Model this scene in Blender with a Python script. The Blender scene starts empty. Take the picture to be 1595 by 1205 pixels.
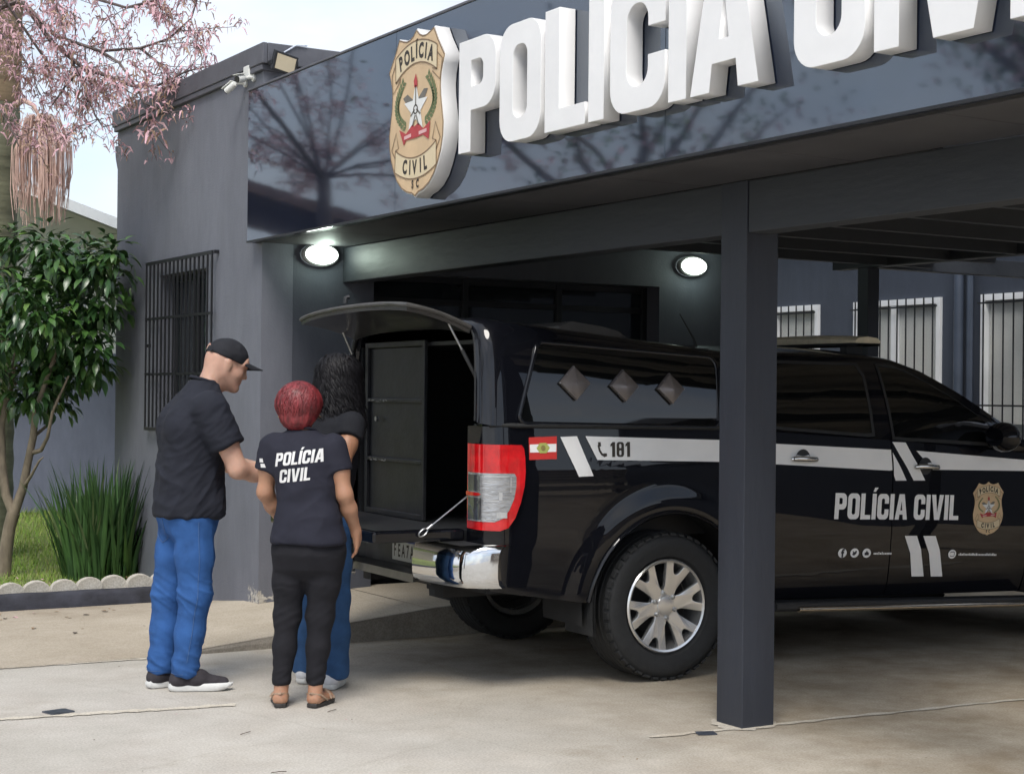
import bpy, bmesh, math, random
import numpy as np
from mathutils import Vector, Matrix, noise
from mathutils.bvhtree import BVHTree
R = math.radians
SC = bpy.context.scene
COL = SC.collection
# ------------------------------------------------------------------ camera
cam_d = bpy.data.cameras.new('camera'); cam = bpy.data.objects.new('camera', cam_d); COL.objects.link(cam)
SC.camera = cam
cam_d.sensor_fit = 'HORIZONTAL'; cam_d.sensor_width = 36.0; cam_d.lens = 57.42
cam_d.clip_start = 0.1; cam_d.clip_end = 2000
yaw, pit, rol = R(31.2), R(0.26), R(0.6)
fw0 = Vector((math.sin(yaw), math.cos(yaw), 0)); r0 = Vector((math.cos(yaw), -math.sin(yaw), 0)); u0 = Vector((0, 0, 1))
fw = fw0*math.cos(pit) + u0*math.sin(pit); u1 = u0*math.cos(pit) - fw0*math.sin(pit)
rr = r0*math.cos(rol) + u1*math.sin(rol); uu = u1*math.cos(rol) - r0*math.sin(rol)
cam.matrix_world = Matrix(((rr.x, uu.x, -fw.x, 0), (rr.y, uu.y, -fw.y, 0), (rr.z, uu.z, -fw.z, 1.48), (0, 0, 0, 1)))
# ------------------------------------------------------------------ world
SUN_EL, SUN_AZ = R(56), R(232)          # azimuth measured from +X, where the light comes from
wd = bpy.data.worlds.new('World'); SC.world = wd; wd.use_nodes = True
nt = wd.node_tree; nt.nodes.clear()
def wn(t, **k):
    n = nt.nodes.new(t)
    for a, b in k.items(): setattr(n, a, b)
    return n
out = wn('ShaderNodeOutputWorld'); bg = wn('ShaderNodeBackground'); bg.inputs['Strength'].default_value = 0.15
sky = wn('ShaderNodeTexSky', sky_type='NISHITA', sun_disc=False, sun_elevation=SUN_EL, sun_rotation=math.pi/2 - SUN_AZ, air_density=1.0, dust_density=2.0)
tc = wn('ShaderNodeTexCoord')
mp = wn('ShaderNodeMapping'); mp.inputs['Scale'].default_value = (1.0, 1.0, 2.6)
n1 = wn('ShaderNodeTexNoise'); n1.inputs['Scale'].default_value = 3.2; n1.inputs['Detail'].default_value = 7; n1.inputs['Roughness'].default_value = .55
rp = wn('ShaderNodeValToRGB'); rp.color_ramp.elements[0].position = .36; rp.color_ramp.elements[1].position = .60
rp.color_ramp.elements[0].color = (.52, .52, .52, 1); rp.color_ramp.elements[1].color = (1, 1, 1, 1)
n2 = wn('ShaderNodeTexNoise'); n2.inputs['Scale'].default_value = 1.9; n2.inputs['Detail'].default_value = 5
rp2 = wn('ShaderNodeValToRGB'); rp2.color_ramp.elements[0].position = .36; rp2.color_ramp.elements[1].position = .62
rp2.color_ramp.elements[0].color = (2.5, 2.95, 3.75, 1); rp2.color_ramp.elements[1].color = (4.9, 5.05, 5.3, 1)
mx = wn('ShaderNodeMix', data_type='RGBA')
L = nt.links.new
L(tc.outputs['Generated'], mp.inputs[0]); L(mp.outputs[0], n1.inputs['Vector']); L(mp.outputs[0], n2.inputs['Vector'])
L(n1.outputs['Fac'], rp.inputs[0]); L(n2.outputs['Fac'], rp2.inputs[0])
L(rp.outputs[0], mx.inputs[0]); L(sky.outputs[0], mx.inputs[6]); L(rp2.outputs[0], mx.inputs[7])
L(mx.outputs[2], bg.inputs['Color']); L(bg.outputs[0], out.inputs[0])
# ------------------------------------------------------------------ sun (veiled by cloud) and exposure
sd = bpy.data.lights.new('sun', 'SUN'); sd.energy = 2.0; sd.angle = R(24); sd.color = (1.0, .95, .88)
sun = bpy.data.objects.new('sun', sd); COL.objects.link(sun)
sdir = Vector((math.cos(SUN_EL)*math.cos(SUN_AZ), math.cos(SUN_EL)*math.sin(SUN_AZ), math.sin(SUN_EL)))
sun.rotation_euler = sdir.to_track_quat('Z', 'Y').to_euler(); sun.location = (-20, -20, 30)
SC.view_settings.view_transform = 'Standard'; SC.view_settings.look = 'None'
SC.view_settings.exposure = 0.63; SC.view_settings.gamma = 1.0; SC.view_settings.use_curve_mapping = False
SC.cycles.max_bounces = 6; SC.cycles.glossy_bounces = 3; SC.cycles.transparent_max_bounces = 16
SC.cycles.caustics_reflective = False; SC.cycles.caustics_refractive = False
SC.cycles.sample_clamp_indirect = 6
SC.cycles.use_adaptive_sampling = True; SC.cycles.adaptive_threshold = .02; SC.cycles.use_light_tree = False

# ------------------------------------------------------------------ helpers: materials
MATS = {}
def M(name, col, rough=.6, metal=0.0, var=0.0, vscale=4.0, bump=0.0, bscale=60.0, ior=None, coat=0.0, crough=.03, cior=1.5, stint=None,
      emit=None, estr=0.0, trans=0.0, stretch=(1, 1, 1), rvar=0.0, spec=None, alpha=None, sub=0.0):
    if name in MATS: return MATS[name]
    m = bpy.data.materials.new(name); m.use_nodes = True
    t = m.node_tree; b = t.nodes['Principled BSDF']
    b.inputs['Base Color'].default_value = (*col, 1); b.inputs['Roughness'].default_value = rough; b.inputs['Metallic'].default_value = metal
    if ior: b.inputs['IOR'].default_value = ior
    if stint: b.inputs['Specular Tint'].default_value = (*stint, 1)
    if spec is not None: b.inputs['Specular IOR Level'].default_value = spec
    if coat: b.inputs['Coat Weight'].default_value = coat; b.inputs['Coat Roughness'].default_value = crough; b.inputs['Coat IOR'].default_value = cior
    if trans: b.inputs['Transmission Weight'].default_value = trans
    if sub: b.inputs['Subsurface Weight'].default_value = sub; b.inputs['Subsurface Radius'].default_value = (.012, .005, .003); b.inputs['Subsurface Scale'].default_value = .6
    if alpha is not None: b.inputs['Alpha'].default_value = alpha
    if emit: b.inputs['Emission Color'].default_value = (*emit, 1); b.inputs['Emission Strength'].default_value = estr
    if var or bump or rvar:
        c = t.nodes.new('ShaderNodeTexCoord'); mp = t.nodes.new('ShaderNodeMapping'); mp.inputs['Scale'].default_value = stretch
        t.links.new(c.outputs['Object'], mp.inputs[0])
    if var or rvar:
        n = t.nodes.new('ShaderNodeTexNoise'); n.inputs['Scale'].default_value = vscale; n.inputs['Detail'].default_value = 6; n.inputs['Roughness'].default_value = .62
        t.links.new(mp.outputs[0], n.inputs['Vector'])
    if var:
        r = t.nodes.new('ShaderNodeValToRGB'); r.color_ramp.elements[0].position = .28; r.color_ramp.elements[1].position = .72
        r.color_ramp.elements[0].color = (*[x*(1-var) for x in col], 1); r.color_ramp.elements[1].color = (*[min(1, x*(1+var)) for x in col], 1)
        t.links.new(n.outputs['Fac'], r.inputs[0]); t.links.new(r.outputs[0], b.inputs['Base Color'])
    if rvar:
        q = t.nodes.new('ShaderNodeMapRange'); q.inputs['To Min'].default_value = max(0, rough-rvar); q.inputs['To Max'].default_value = rough+rvar
        q.inputs['From Min'].default_value = .3; q.inputs['From Max'].default_value = .7
        t.links.new(n.outputs['Fac'], q.inputs[0]); t.links.new(q.outputs[0], b.inputs['Roughness'])
    if bump:
        n2 = t.nodes.new('ShaderNodeTexNoise'); n2.inputs['Scale'].default_value = bscale; n2.inputs['Detail'].default_value = 4
        t.links.new(mp.outputs[0], n2.inputs['Vector'])
        bp = t.nodes.new('ShaderNodeBump'); bp.inputs['Strength'].default_value = bump; bp.inputs['Distance'].default_value = .01
        t.links.new(n2.outputs['Fac'], bp.inputs['Height']); t.links.new(bp.outputs[0], b.inputs['Normal'])
    MATS[name] = m
    return m
# ------------------------------------------------------------------ helpers: meshes
class MB:
    """collects shapes; build() links them as one mesh object"""
    def __init__(s): s.v = []; s.f = []; s.mi = []
    def add(s, v, f, mi=0):
        o = len(s.v); s.v += [tuple(p) for p in v]; s.f += [tuple(i+o for i in q) for q in f]; s.mi += [mi]*len(f); return s
    def box(s, x0, x1, y0, y1, z0, z1, mi=0):
        v = [(x0,y0,z0),(x1,y0,z0),(x1,y1,z0),(x0,y1,z0),(x0,y0,z1),(x1,y0,z1),(x1,y1,z1),(x0,y1,z1)]
        return s.add(v, [(0,3,2,1),(4,5,6,7),(0,1,5,4),(1,2,6,5),(2,3,7,6),(3,0,4,7)], mi)
    def obox(s, c, ax, ay, az, mi=0):
        c, ax, ay, az = map(Vector, (c, ax, ay, az)); v = []
        for k in (-1, 1):
            for i, j in ((-1,-1),(1,-1),(1,1),(-1,1)): v.append(c + ax*i + ay*j + az*k)
        return s.add(v, [(0,3,2,1),(4,5,6,7),(0,1,5,4),(1,2,6,5),(2,3,7,6),(3,0,4,7)], mi)
    def tube(s, pts, rad, n=8, caps=True, mi=0):
        pts = [Vector(p) for p in pts]; k = len(pts)
        if not hasattr(rad, '__len__'): rad = [rad]*k
        v = []; f = []
        ref = Vector((0,0,1)); pu = None
        for i, p in enumerate(pts):
            d = (pts[min(i+1,k-1)] - pts[max(i-1,0)])
            if d.length < 1e-9: d = Vector((0,0,1))
            d.normalize()
            if pu is None:
                a = d.cross(ref if abs(d.z) < .95 else Vector((1,0,0))).normalized()
            else:
                a = pu - d*pu.dot(d)
                a = a.normalized() if a.length > 1e-6 else d.cross(Vector((1,0,0))).normalized()
            pu = a; b = d.cross(a)
            for j in range(n):
                t = 2*math.pi*j/n; v.append(p + (a*math.cos(t) + b*math.sin(t))*rad[i])
        for i in range(k-1):
            for j in range(n): f.append((i*n+j, i*n+(j+1)%n, (i+1)*n+(j+1)%n, (i+1)*n+j))
        if caps: f.append(tuple(range(n-1,-1,-1))); f.append(tuple((k-1)*n+j for j in range(n)))
        return s.add(v, f, mi)
    def grid(s, P, closed_u=False, mi=0, flip=False):
        nu = len(P); nv = len(P[0]); v = [p for row in P for p in row]; f = []
        for i in range(nu if closed_u else nu-1):
            for j in range(nv-1):
                a, b, c, d = i*nv+j, i*nv+j+1, ((i+1)%nu)*nv+j+1, ((i+1)%nu)*nv+j
                f.append((a,d,c,b) if flip else (a,b,c,d))
        return s.add(v, f, mi)
    def lathe(s, prof, n=32, axis='y', c=(0,0,0), mi=0, closed=False):
        """prof: (radius, along) pairs"""
        P = []
        for k in range(n):
            t = 2*math.pi*k/n; row = []
            for r, a in prof:
                x, y = r*math.cos(t), r*math.sin(t)
                q = {'y': (x, a, y), 'z': (x, y, a), 'x': (a, x, y)}[axis]
                row.append((q[0]+c[0], q[1]+c[1], q[2]+c[2]))
            if closed: row.append(row[0])
            P.append(row)
        return s.grid(P, closed_u=True, mi=mi)
    def prism(s, poly, z0, z1, fn=None, mi=0):
        """poly in 2D (u,v) extruded from z0 to z1; fn(u,v,w)->xyz"""
        fn = fn or (lambda u, v, w: (u, v, w)); n = len(poly)
        v = [fn(p[0], p[1], z0) for p in poly] + [fn(p[0], p[1], z1) for p in poly]
        f = [tuple(range(n-1,-1,-1)), tuple(range(n, 2*n))] + [(i, (i+1)%n, n+(i+1)%n, n+i) for i in range(n)]
        return s.add(v, f, mi)
    def mesh(s, name, bevel=0, segs=2, ang=30, fix=True):
        me = bpy.data.meshes.new(name); me.from_pydata([tuple(map(float, p)) for p in s.v], [], s.f)
        if any(s.mi): me.polygons.foreach_set('material_index', s.mi)
        if bevel or fix:
            bm = bmesh.new(); bm.from_mesh(me)
            if bevel:
                bmesh.ops.remove_doubles(bm, verts=bm.verts, dist=1e-5)
                es = [e for e in bm.edges if len(e.link_faces) == 2 and e.calc_face_angle(0) > R(ang)]
                bmesh.ops.bevel(bm, geom=es, offset=bevel, segments=segs, affect='EDGES', profile=.5, clamp_overlap=True)
            if fix: bmesh.ops.recalc_face_normals(bm, faces=bm.faces)
            bm.to_mesh(me); bm.free()
        me.update(); return me
    def build(s, name, mat, parent=None, smooth=None, bevel=0, segs=2, fix=True, loc=None, ang=30):
        return link(name, s.mesh(name, bevel, segs, ang, fix), mat, parent, smooth, loc)
def shade(me, ang):
    if ang is None: return
    me.polygons.foreach_set('use_smooth', [True]*len(me.polygons))
    if ang < 179: me.set_sharp_from_angle(angle=R(ang))
def link(name, me, mat, parent=None, smooth=None, loc=None):
    o = bpy.data.objects.new(name, me); COL.objects.link(o)
    for m in (mat if isinstance(mat, (list, tuple)) else [mat]): 
        if m: me.materials.append(m)
    if smooth is not None: shade(me, smooth)
    if parent: o.parent = parent
    if loc: o.location = loc
    return o
def empty(name, label, cat, loc=(0,0,0), rz=0, group=None):
    o = bpy.data.objects.new(name, None); COL.objects.link(o); o.location = loc; o.rotation_euler = (0, 0, rz)
    o.empty_display_size = .2
    return tag(o, label, cat, group)
def tag(o, label, cat, group=None):
    o['label'] = label; o['category'] = cat
    if group: o['group'] = group
    return o
def struct(o): o['kind'] = 'structure'; return o
def stuff(o): o['kind'] = 'stuff'; return o
def lerp(a, b, t): return a + (b-a)*t
def interp(x, xs, ys): return float(np.interp(x, xs, ys))
def sstep(a, b, x):
    t = min(1, max(0, (x-a)/(b-a))); return t*t*(3-2*t)
# ------------------------------------------------------------------ helpers: flat glyphs (outline polygons with holes)
def arc(cx, cy, r, a0, a1, n=7, ry=None):
    ry = ry or r
    return [(cx + r*math.cos(R(lerp(a0, a1, i/n))), cy + ry*math.sin(R(lerp(a0, a1, i/n)))) for i in range(n+1)]
def rrect(x0, y0, x1, y1, r, n=6, corners=(1,1,1,1)):
    p = []
    for (cx, cy, a, k) in ((x0+r,y0+r,180,0),(x1-r,y0+r,270,1),(x1-r,y1-r,0,2),(x0+r,y1-r,90,3)):
        if corners[k]: p += arc(cx, cy, r, a, a+90, n)
        else: p.append({0:(x0,y0),1:(x1,y0),2:(x1,y1),3:(x0,y1)}[k])
    return p
def glyph(ch, w, s, h=1.0):
    """heavy condensed capital, height h, width w, stem s: list of contours, the first is the outside"""
    r = min(w*.42, .2*h)
    if ch == 'I': return [[(0,0),(s,0),(s,h),(0,h)]]
    if ch == 'L': return [[(0,0),(w,0),(w,.17*h),(s,.17*h),(s,h),(0,h)]]
    if ch == 'O': return [rrect(0,0,w,h,r), rrect(s,.185*h,w-s,.815*h,max(.001,(w-2*s)*.42))]
    if ch == 'P':
        return [[(0,0),(s,0),(s,.37*h)] + arc(w-r,.37*h+r,r,270,360) + arc(w-r,h-r,r,0,90) + [(0,h)], rrect(s,.575*h,w-s,.815*h,max(.001,(w-2*s)*.36),corners=(0,1,1,0))]
    if ch == 'C':
        ri = (w-2*s)*.48; g0, g1 = .40*h, .62*h
        o = [(w,g0)] + list(reversed(arc(w-r,r,r,270,360))) + list(reversed(arc(r,r,r,180,270))) + list(reversed(arc(r,h-r,r,90,180))) + list(reversed(arc(w-r,h-r,r,0,90))) + [(w,g1),(w-s,g1)]
        i = arc(w-s-ri,.82*h-ri,ri,0,90) + arc(s+ri,.82*h-ri,ri,90,180) + arc(s+ri,.18*h+ri,ri,180,270) + arc(w-s-ri,.18*h+ri,ri,270,360) + [(w-s,g0)]
        return [o + i]
    if ch == 'A':
        c = w/2; t = .21*w
        return [[(0,0),(s*1.02,0),(s*1.02+.035*w,.2*h),(w-s*1.02-.035*w,.2*h),(w-s*1.02,0),(w,0),(c+t,h),(c-t,h)], [(c-.075*w,.36*h),(c+.075*w,.36*h),(c,.74*h)]]
    if ch == 'V':
        c = w/2; t = .21*w
        return [[(c-t,0),(c+t,0),(w,h),(w-s*1.05,h),(c,.26*h),(s*1.05,h),(0,h)]]
    if ch == "'": return [[(.02*w,h*1.07),(.5*w,h*1.07),(w*1.05,h*1.24),(.4*w,h*1.24)]]
    if ch == '1': return [[(w*.35,0),(w,0),(w,h),(w*.45,h),(0,.84*h),(0,.68*h),(w*.35,.76*h)]]
    if ch == '8': return [rrect(0,0,w,h,r), rrect(s,.13*h,w-s,.44*h,(w-2*s)*.45), rrect(s,.58*h,w-s,.87*h,(w-2*s)*.45)]
    return []
def curve_mesh(contours, depth=0.0, bevel=0.0):
    """filled flat mesh (with holes) in the XY plane, extruded by depth in both z directions"""
    cu = bpy.data.curves.new('tmp', 'CURVE'); cu.dimensions = '2D'; cu.fill_mode = 'BOTH'; cu.extrude = depth; cu.bevel_depth = bevel; cu.bevel_resolution = 1
    for c in contours:
        sp = cu.splines.new('POLY'); sp.points.add(len(c)-1); sp.use_cyclic_u = True
        for p, q in zip(sp.points, c): p.co = (q[0], q[1], 0, 1)
    o = bpy.data.objects.new('tmp', cu); COL.objects.link(o)
    dg = bpy.context.evaluated_depsgraph_get(); me = bpy.data.meshes.new_from_object(o.evaluated_get(dg))
    bpy.data.objects.remove(o); bpy.data.curves.remove(cu)
    return me
def text_mesh(body, size=1.0, depth=0.0, bold=0.0, space=1.0):
    cu = bpy.data.curves.new('tmp', 'FONT'); cu.body = body; cu.size = size; cu.extrude = depth; cu.offset = bold; cu.resolution_u = 3
    cu.align_x = 'CENTER'; cu.align_y = 'CENTER'; cu.space_character = space
    o = bpy.data.objects.new('tmp', cu); COL.objects.link(o)
    dg = bpy.context.evaluated_depsgraph_get(); me = bpy.data.meshes.new_from_object(o.evaluated_get(dg))
    bpy.data.objects.remove(o); bpy.data.curves.remove(cu)
    return me
def mapped(me, fn, cuts=0):
    """move every vertex of a flat mesh by fn(x,y,z)->xyz; cuts: first slice it into cells of this size so that it can bend"""
    if cuts:
        bm = bmesh.new(); bm.from_mesh(me)
        if len(bm.verts):
            for ax in (0, 1):
                lo = min(v.co[ax] for v in bm.verts); hi = max(v.co[ax] for v in bm.verts); k = int((hi-lo)/cuts)
                for i in range(1, k+1):
                    co = [0,0,0]; co[ax] = lo + i*cuts; no = [0,0,0]; no[ax] = 1
                    bmesh.ops.bisect_plane(bm, geom=bm.verts[:]+bm.edges[:]+bm.faces[:], plane_co=co, plane_no=no, dist=1e-6)
        bm.to_mesh(me); bm.free()
    for v in me.vertices: v.co = fn(*v.co)
    me.update(); return me
def merge_meshes(mes):
    mb = MB()
    for me in mes: mb.add([v.co[:] for v in me.vertices], [tuple(p.vertices) for p in me.polygons])
    return mb
# ------------------------------------------------------------------ helpers: implicit surfaces (bodies, clothes)
def surface_nets(vol, org, h):
    nx, ny, nz = vol.shape; neg = vol < 0
    corner = [(i,j,k) for i in (0,1) for j in (0,1) for k in (0,1)]
    sl = lambda a, i, j, k: a[i:nx-1+i, j:ny-1+j, k:nz-1+k]
    acc = np.zeros((nx-1,ny-1,nz-1,3), np.float32); cnt = np.zeros((nx-1,ny-1,nz-1), np.float32)
    for a in corner:
        for d in range(3):
            if a[d]: continue
            b = list(a); b[d] = 1
            va, vb = sl(vol,*a), sl(vol,*b); cr = sl(neg,*a) != sl(neg,*b)
            t = np.where(cr, va/np.where(cr, va-vb, 1), 0)
            for e in range(3): acc[...,e] += np.where(cr, a[e] + (t if e == d else 0), 0)
            cnt += cr
    act = cnt > 0; idx = -np.ones(act.shape, np.int64); idx[act] = np.arange(act.sum())
    ijk = np.argwhere(act); V = (ijk + acc[act]/cnt[act][:,None])*h + np.array(org)
    F = []
    for d in range(3):
        e, g = [(1,2),(2,0),(0,1)][d]
        s0 = [slice(0,n) for n in (nx,ny,nz)]; s1 = list(s0); s0[d] = slice(0,-1); s1[d] = slice(1,None)
        cr = neg[tuple(s0)] != neg[tuple(s1)]; sg = neg[tuple(s0)]
        q = np.argwhere(cr); q = q[(q[:,e] > 0) & (q[:,g] > 0) & (q[:,e] < (nx,ny,nz)[e]-1) & (q[:,g] < (nx,ny,nz)[g]-1)]
        if not len(q): continue
        def I(de, dg):
            r = q.copy(); r[:,e] -= de; r[:,g] -= dg; return idx[r[:,0],r[:,1],r[:,2]]
        quad = np.stack([I(1,1),I(0,1),I(0,0),I(1,0)],1); s = sg[q[:,0],q[:,1],q[:,2]]
        quad[~s] = quad[~s][:,::-1]; F.append(quad)
    return V, np.concatenate(F)
def sdf_mesh(name, fn, lo, hi, h, disp=None, smooth_it=1):
    lo = np.array(lo, float); hi = np.array(hi, float); n = np.ceil((hi-lo)/h).astype(int)+1
    g = np.meshgrid(*[lo[i] + h*np.arange(n[i]) for i in range(3)], indexing='ij')
    vol = fn(g[0].astype(np.float32), g[1].astype(np.float32), g[2].astype(np.float32))
    V, F = surface_nets(np.asarray(vol, np.float32), lo, h)
    me = bpy.data.meshes.new(name); me.from_pydata(V.tolist(), [], F.tolist()); me.update()
    if smooth_it:
        bm = bmesh.new(); bm.from_mesh(me)
        for _ in range(smooth_it): bmesh.ops.smooth_vert(bm, verts=bm.verts, factor=.5, use_axis_x=True, use_axis_y=True, use_axis_z=True)
        bm.normal_update()
        if disp:
            off = [(v, v.normal*disp(v.co, v.normal)) for v in bm.verts]
            for v, d in off: v.co += d
        bm.to_mesh(me); bm.free(); me.update()
    return me
def smin(a, b, k): 
    hh = np.clip(.5 + .5*(b-a)/k, 0, 1); return b*(1-hh) + a*hh - k*hh*(1-hh)
def rcone(X, Y, Z, a, b, ra, rb, sq=None):
    """tapered capsule; sq=(axis, factor) squashes it along a direction"""
    a = np.array(a, float); b = np.array(b, float); d = b-a; L2 = d@d
    px, py, pz = X-a[0], Y-a[1], Z-a[2]
    t = np.clip((px*d[0]+py*d[1]+pz*d[2])/L2, 0, 1)
    qx, qy, qz = px-t*d[0], py-t*d[1], pz-t*d[2]
    if sq:
        ax = np.array(sq[0], float); ax /= np.linalg.norm(ax); k = qx*ax[0]+qy*ax[1]+qz*ax[2]; e = 1/sq[1]-1
        qx = qx+ax[0]*k*e; qy = qy+ax[1]*k*e; qz = qz+ax[2]*k*e
    return np.sqrt(qx*qx+qy*qy+qz*qz) - (ra + (rb-ra)*t)
def ell(X, Y, Z, c, r):
    k = np.sqrt(((X-c[0])/r[0])**2 + ((Y-c[1])/r[1])**2 + ((Z-c[2])/r[2])**2); return (k-1)*min(r)
def stack(X, Y, Z, rows, p=2.3):
    """vertical stack of super-ellipses: rows of (z, cx, cy, rx, ry)"""
    rows = np.array(rows, float); zz = rows[:,0]
    cx, cy, rx, ry = [np.interp(Z, zz, rows[:,i]) for i in (1,2,3,4)]
    k = (np.abs((X-cx)/rx)**p + np.abs((Y-cy)/ry)**p)**(1/p)
    d = (k-1)*np.minimum(rx, ry)
    return np.maximum(d, np.maximum(zz[0]-Z, Z-zz[-1]))
# ================================================================== ground, walkway
def concrete(name, c0, c1, c2, dirt_x=None, scale=1.0):
    m = bpy.data.materials.new(name); m.use_nodes = True; t = m.node_tree; b = t.nodes['Principled BSDF']; b.inputs['Roughness'].default_value = .88
    def N(k, **kw):
        n = t.nodes.new(k)
        for a, v in kw.items(): n.inputs[a].default_value = v
        return n
    K = t.links.new; tc = N('ShaderNodeTexCoord')
    big = N('ShaderNodeTexNoise', Scale=.55*scale, Detail=6, Roughness=.6); mid = N('ShaderNodeTexNoise', Scale=3.1*scale, Detail=8, Roughness=.68)
    fine = N('ShaderNodeTexNoise', Scale=95, Detail=3, Roughness=.7); vor = N('ShaderNodeTexVoronoi', Scale=26)
    for n in (big, mid, fine, vor): K(tc.outputs['Object'], n.inputs['Vector'])
    def ramp(src, p0, p1, a, bcol):
        r = t.nodes.new('ShaderNodeValToRGB'); r.color_ramp.elements[0].position = p0; r.color_ramp.elements[1].position = p1
        r.color_ramp.elements[0].color = (*a, 1); r.color_ramp.elements[1].color = (*bcol, 1); K(src, r.inputs[0]); return r.outputs[0]
    def mix(f, a, bb, mode='MIX', fac=None):
        x = t.nodes.new('ShaderNodeMix'); x.data_type = 'RGBA'; x.blend_type = mode
        if f is not None: K(f, x.inputs[0])
        else: x.inputs[0].default_value = fac
        K(a, x.inputs[6]); K(bb, x.inputs[7]); return x.outputs[2]
    base = ramp(big.outputs['Fac'], .38, .62, c0, c1)
    st = ramp(mid.outputs['Fac'], .36, .66, c2, (.5, .5, .5))
    col = mix(None, base, st, 'OVERLAY', .75)
    if dirt_x is not None:
        sp = t.nodes.new('ShaderNodeSeparateXYZ'); K(tc.outputs['Object'], sp.inputs[0])
        ad = t.nodes.new('ShaderNodeMath'); ad.operation = 'MULTIPLY_ADD'; ad.inputs[1].default_value = 3.0; K(big.outputs['Fac'], ad.inputs[0]); K(sp.outputs['X'], ad.inputs[2])
        mr = N('ShaderNodeMapRange'); mr.inputs['From Min'].default_value = dirt_x+1.2; mr.inputs['From Max'].default_value = dirt_x+2.9
        K(ad.outputs[0], mr.inputs[0])
        brown = ramp(mid.outputs['Fac'], .3, .72, (.70, .60, .46), (1.0, .93, .82))
        dk = mix(mr.outputs[0], ramp(mid.outputs['Fac'], 0, 1, (1,1,1), (1,1,1)), brown)
        col = mix(None, col, dk, 'MULTIPLY', 1.0)
    sp2 = ramp(fine.outputs['Fac'], .30, .62, (.70,.69,.67), (1.08,1.08,1.08)); col = mix(None, col, sp2, 'MULTIPLY', .9)
    wv = N('ShaderNodeTexNoise', Scale=1.3, Detail=5); K(tc.outputs['Object'], wv.inputs['Vector'])
    wm = t.nodes.new('ShaderNodeVectorMath'); wm.operation = 'MULTIPLY_ADD'; K(wv.outputs['Color'], wm.inputs[0]); wm.inputs[1].default_value = (.5,.5,0); K(tc.outputs['Object'], wm.inputs[2])
    ck = t.nodes.new('ShaderNodeTexVoronoi'); ck.feature = 'DISTANCE_TO_EDGE'; ck.inputs['Scale'].default_value = .42; K(wm.outputs[0], ck.inputs['Vector'])
    col = mix(None, col, ramp(ck.outputs['Distance'], .0012, .0035, (.60,.56,.50), (1,1,1)), 'MULTIPLY', .18)
    ol = N('ShaderNodeTexNoise', Scale=1.7, Detail=4, Roughness=.55); K(tc.outputs['Object'], ol.inputs['Vector'])
    col = mix(None, col, ramp(ol.outputs['Fac'], .60, .74, (1,1,1), (.70,.66,.60)), 'MULTIPLY', .7)
    ds = ramp(vor.outputs['Distance'], .02, .06, (.55,.52,.48), (1,1,1)); col = mix(None, col, ds, 'MULTIPLY', .35)
    K(col, b.inputs['Base Color'])
    ad2 = t.nodes.new('ShaderNodeMath'); ad2.operation = 'ADD'; K(mid.outputs['Fac'], ad2.inputs[0]); K(fine.outputs['Fac'], ad2.inputs[1])
    bp = N('ShaderNodeBump', Strength=.35, Distance=.006); K(ad2.outputs[0], bp.inputs['Height']); K(bp.outputs[0], b.inputs['Normal'])
    return m
CONC = concrete('forecourt_concrete', (.47, .445, .40), (.55, .525, .48), (.40, .395, .385), dirt_x=3.6)
CONC_B = concrete('walkway_concrete', (.43, .375, .30), (.50, .445, .365), (.40, .39, .37))
CONC_L = concrete('landing_concrete', (.46, .40, .315), (.52, .46, .37), (.43, .42, .41))
CONC_K = concrete('kerb_concrete', (.30, .275, .24), (.42, .39, .34), (.33, .32, .31), scale=2.5)
g = MB(); g.add([(-300,-300,0),(300,-300,0),(300,300,0),(-300,300,0)], [(0,1,2,3)])
struct(g.build('ground', CONC))
def walk_z(x, y):
    return .175*min(1, max(0, (x-3.05)/1.8)) * min(1, max(0, (11.0-y)/.9)) + .005
KY = 8.775
def slab(x0, x1, y0, y1, n=30, k=16):
    b = MB(); b.grid([[(x, y, walk_z(x, y)) for y in np.linspace(y0, y1, k)] for x in np.linspace(x0, x1, n)], flip=True); return b
struct(slab(-6, 4.75, KY+.004, 11.06, 60).build('sidewalk', CONC_B, smooth=180))
struct(slab(4.758, 8.6, KY+.004, 9.98, 20).build('entrance_landing', CONC_L))
kb = MB(); xs = np.linspace(3.08, 8.6, 40)
kb.grid([[(x, KY, -.02), (x, KY-.002, walk_z(x, 9)*.55), (x, KY+.003, walk_z(x, 9)-.004), (x, KY+.02, walk_z(x, 9)+.001)] for x in xs])
struct(kb.build('kerb', CONC_K))
# drifted mortar line of the old joint, thin and irregular
def strip(name, pts, w, m, seed=0):
    random.seed(seed); b = MB(); rows = []
    n = len(pts); 
    for i, (x, y) in enumerate(pts):
        a = Vector(pts[max(0,i-1)]); c = Vector(pts[min(n-1,i+1)]); d = (c-a).normalized(); nn = Vector((-d.y, d.x))
        ww = w*(.45+random.random()*.9); rows.append([(x+nn.x*ww, y+nn.y*ww, .004), (x-nn.x*ww*.8, y-nn.y*ww*.8, .004)])
    b.grid(rows); return struct(b.build(name, m))
def wob(p, q, n, a, seed):
    random.seed(seed); return [(lerp(p[0],q[0],i/n)+random.uniform(-a,a), lerp(p[1],q[1],i/n)+random.uniform(-a,a)) for i in range(n+1)]
CONC_J = concrete('mortar_joint', (.56, .52, .45), (.62, .58, .50), (.46, .45, .43))
strip('mortar_joint', wob((4.2, 5.74), (8.5, 5.44), 60, .008, 3), .022, CONC_J, 1)
strip('mortar_joint', wob((1.2, 7.55), (2.9, 7.27), 60, .010, 4), .030, CONC_J, 2)
strip('mortar_joint', wob((0.2, 8.93), (3.1, 8.745), 70, .008, 5), .026, CONC_J, 3)
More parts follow.
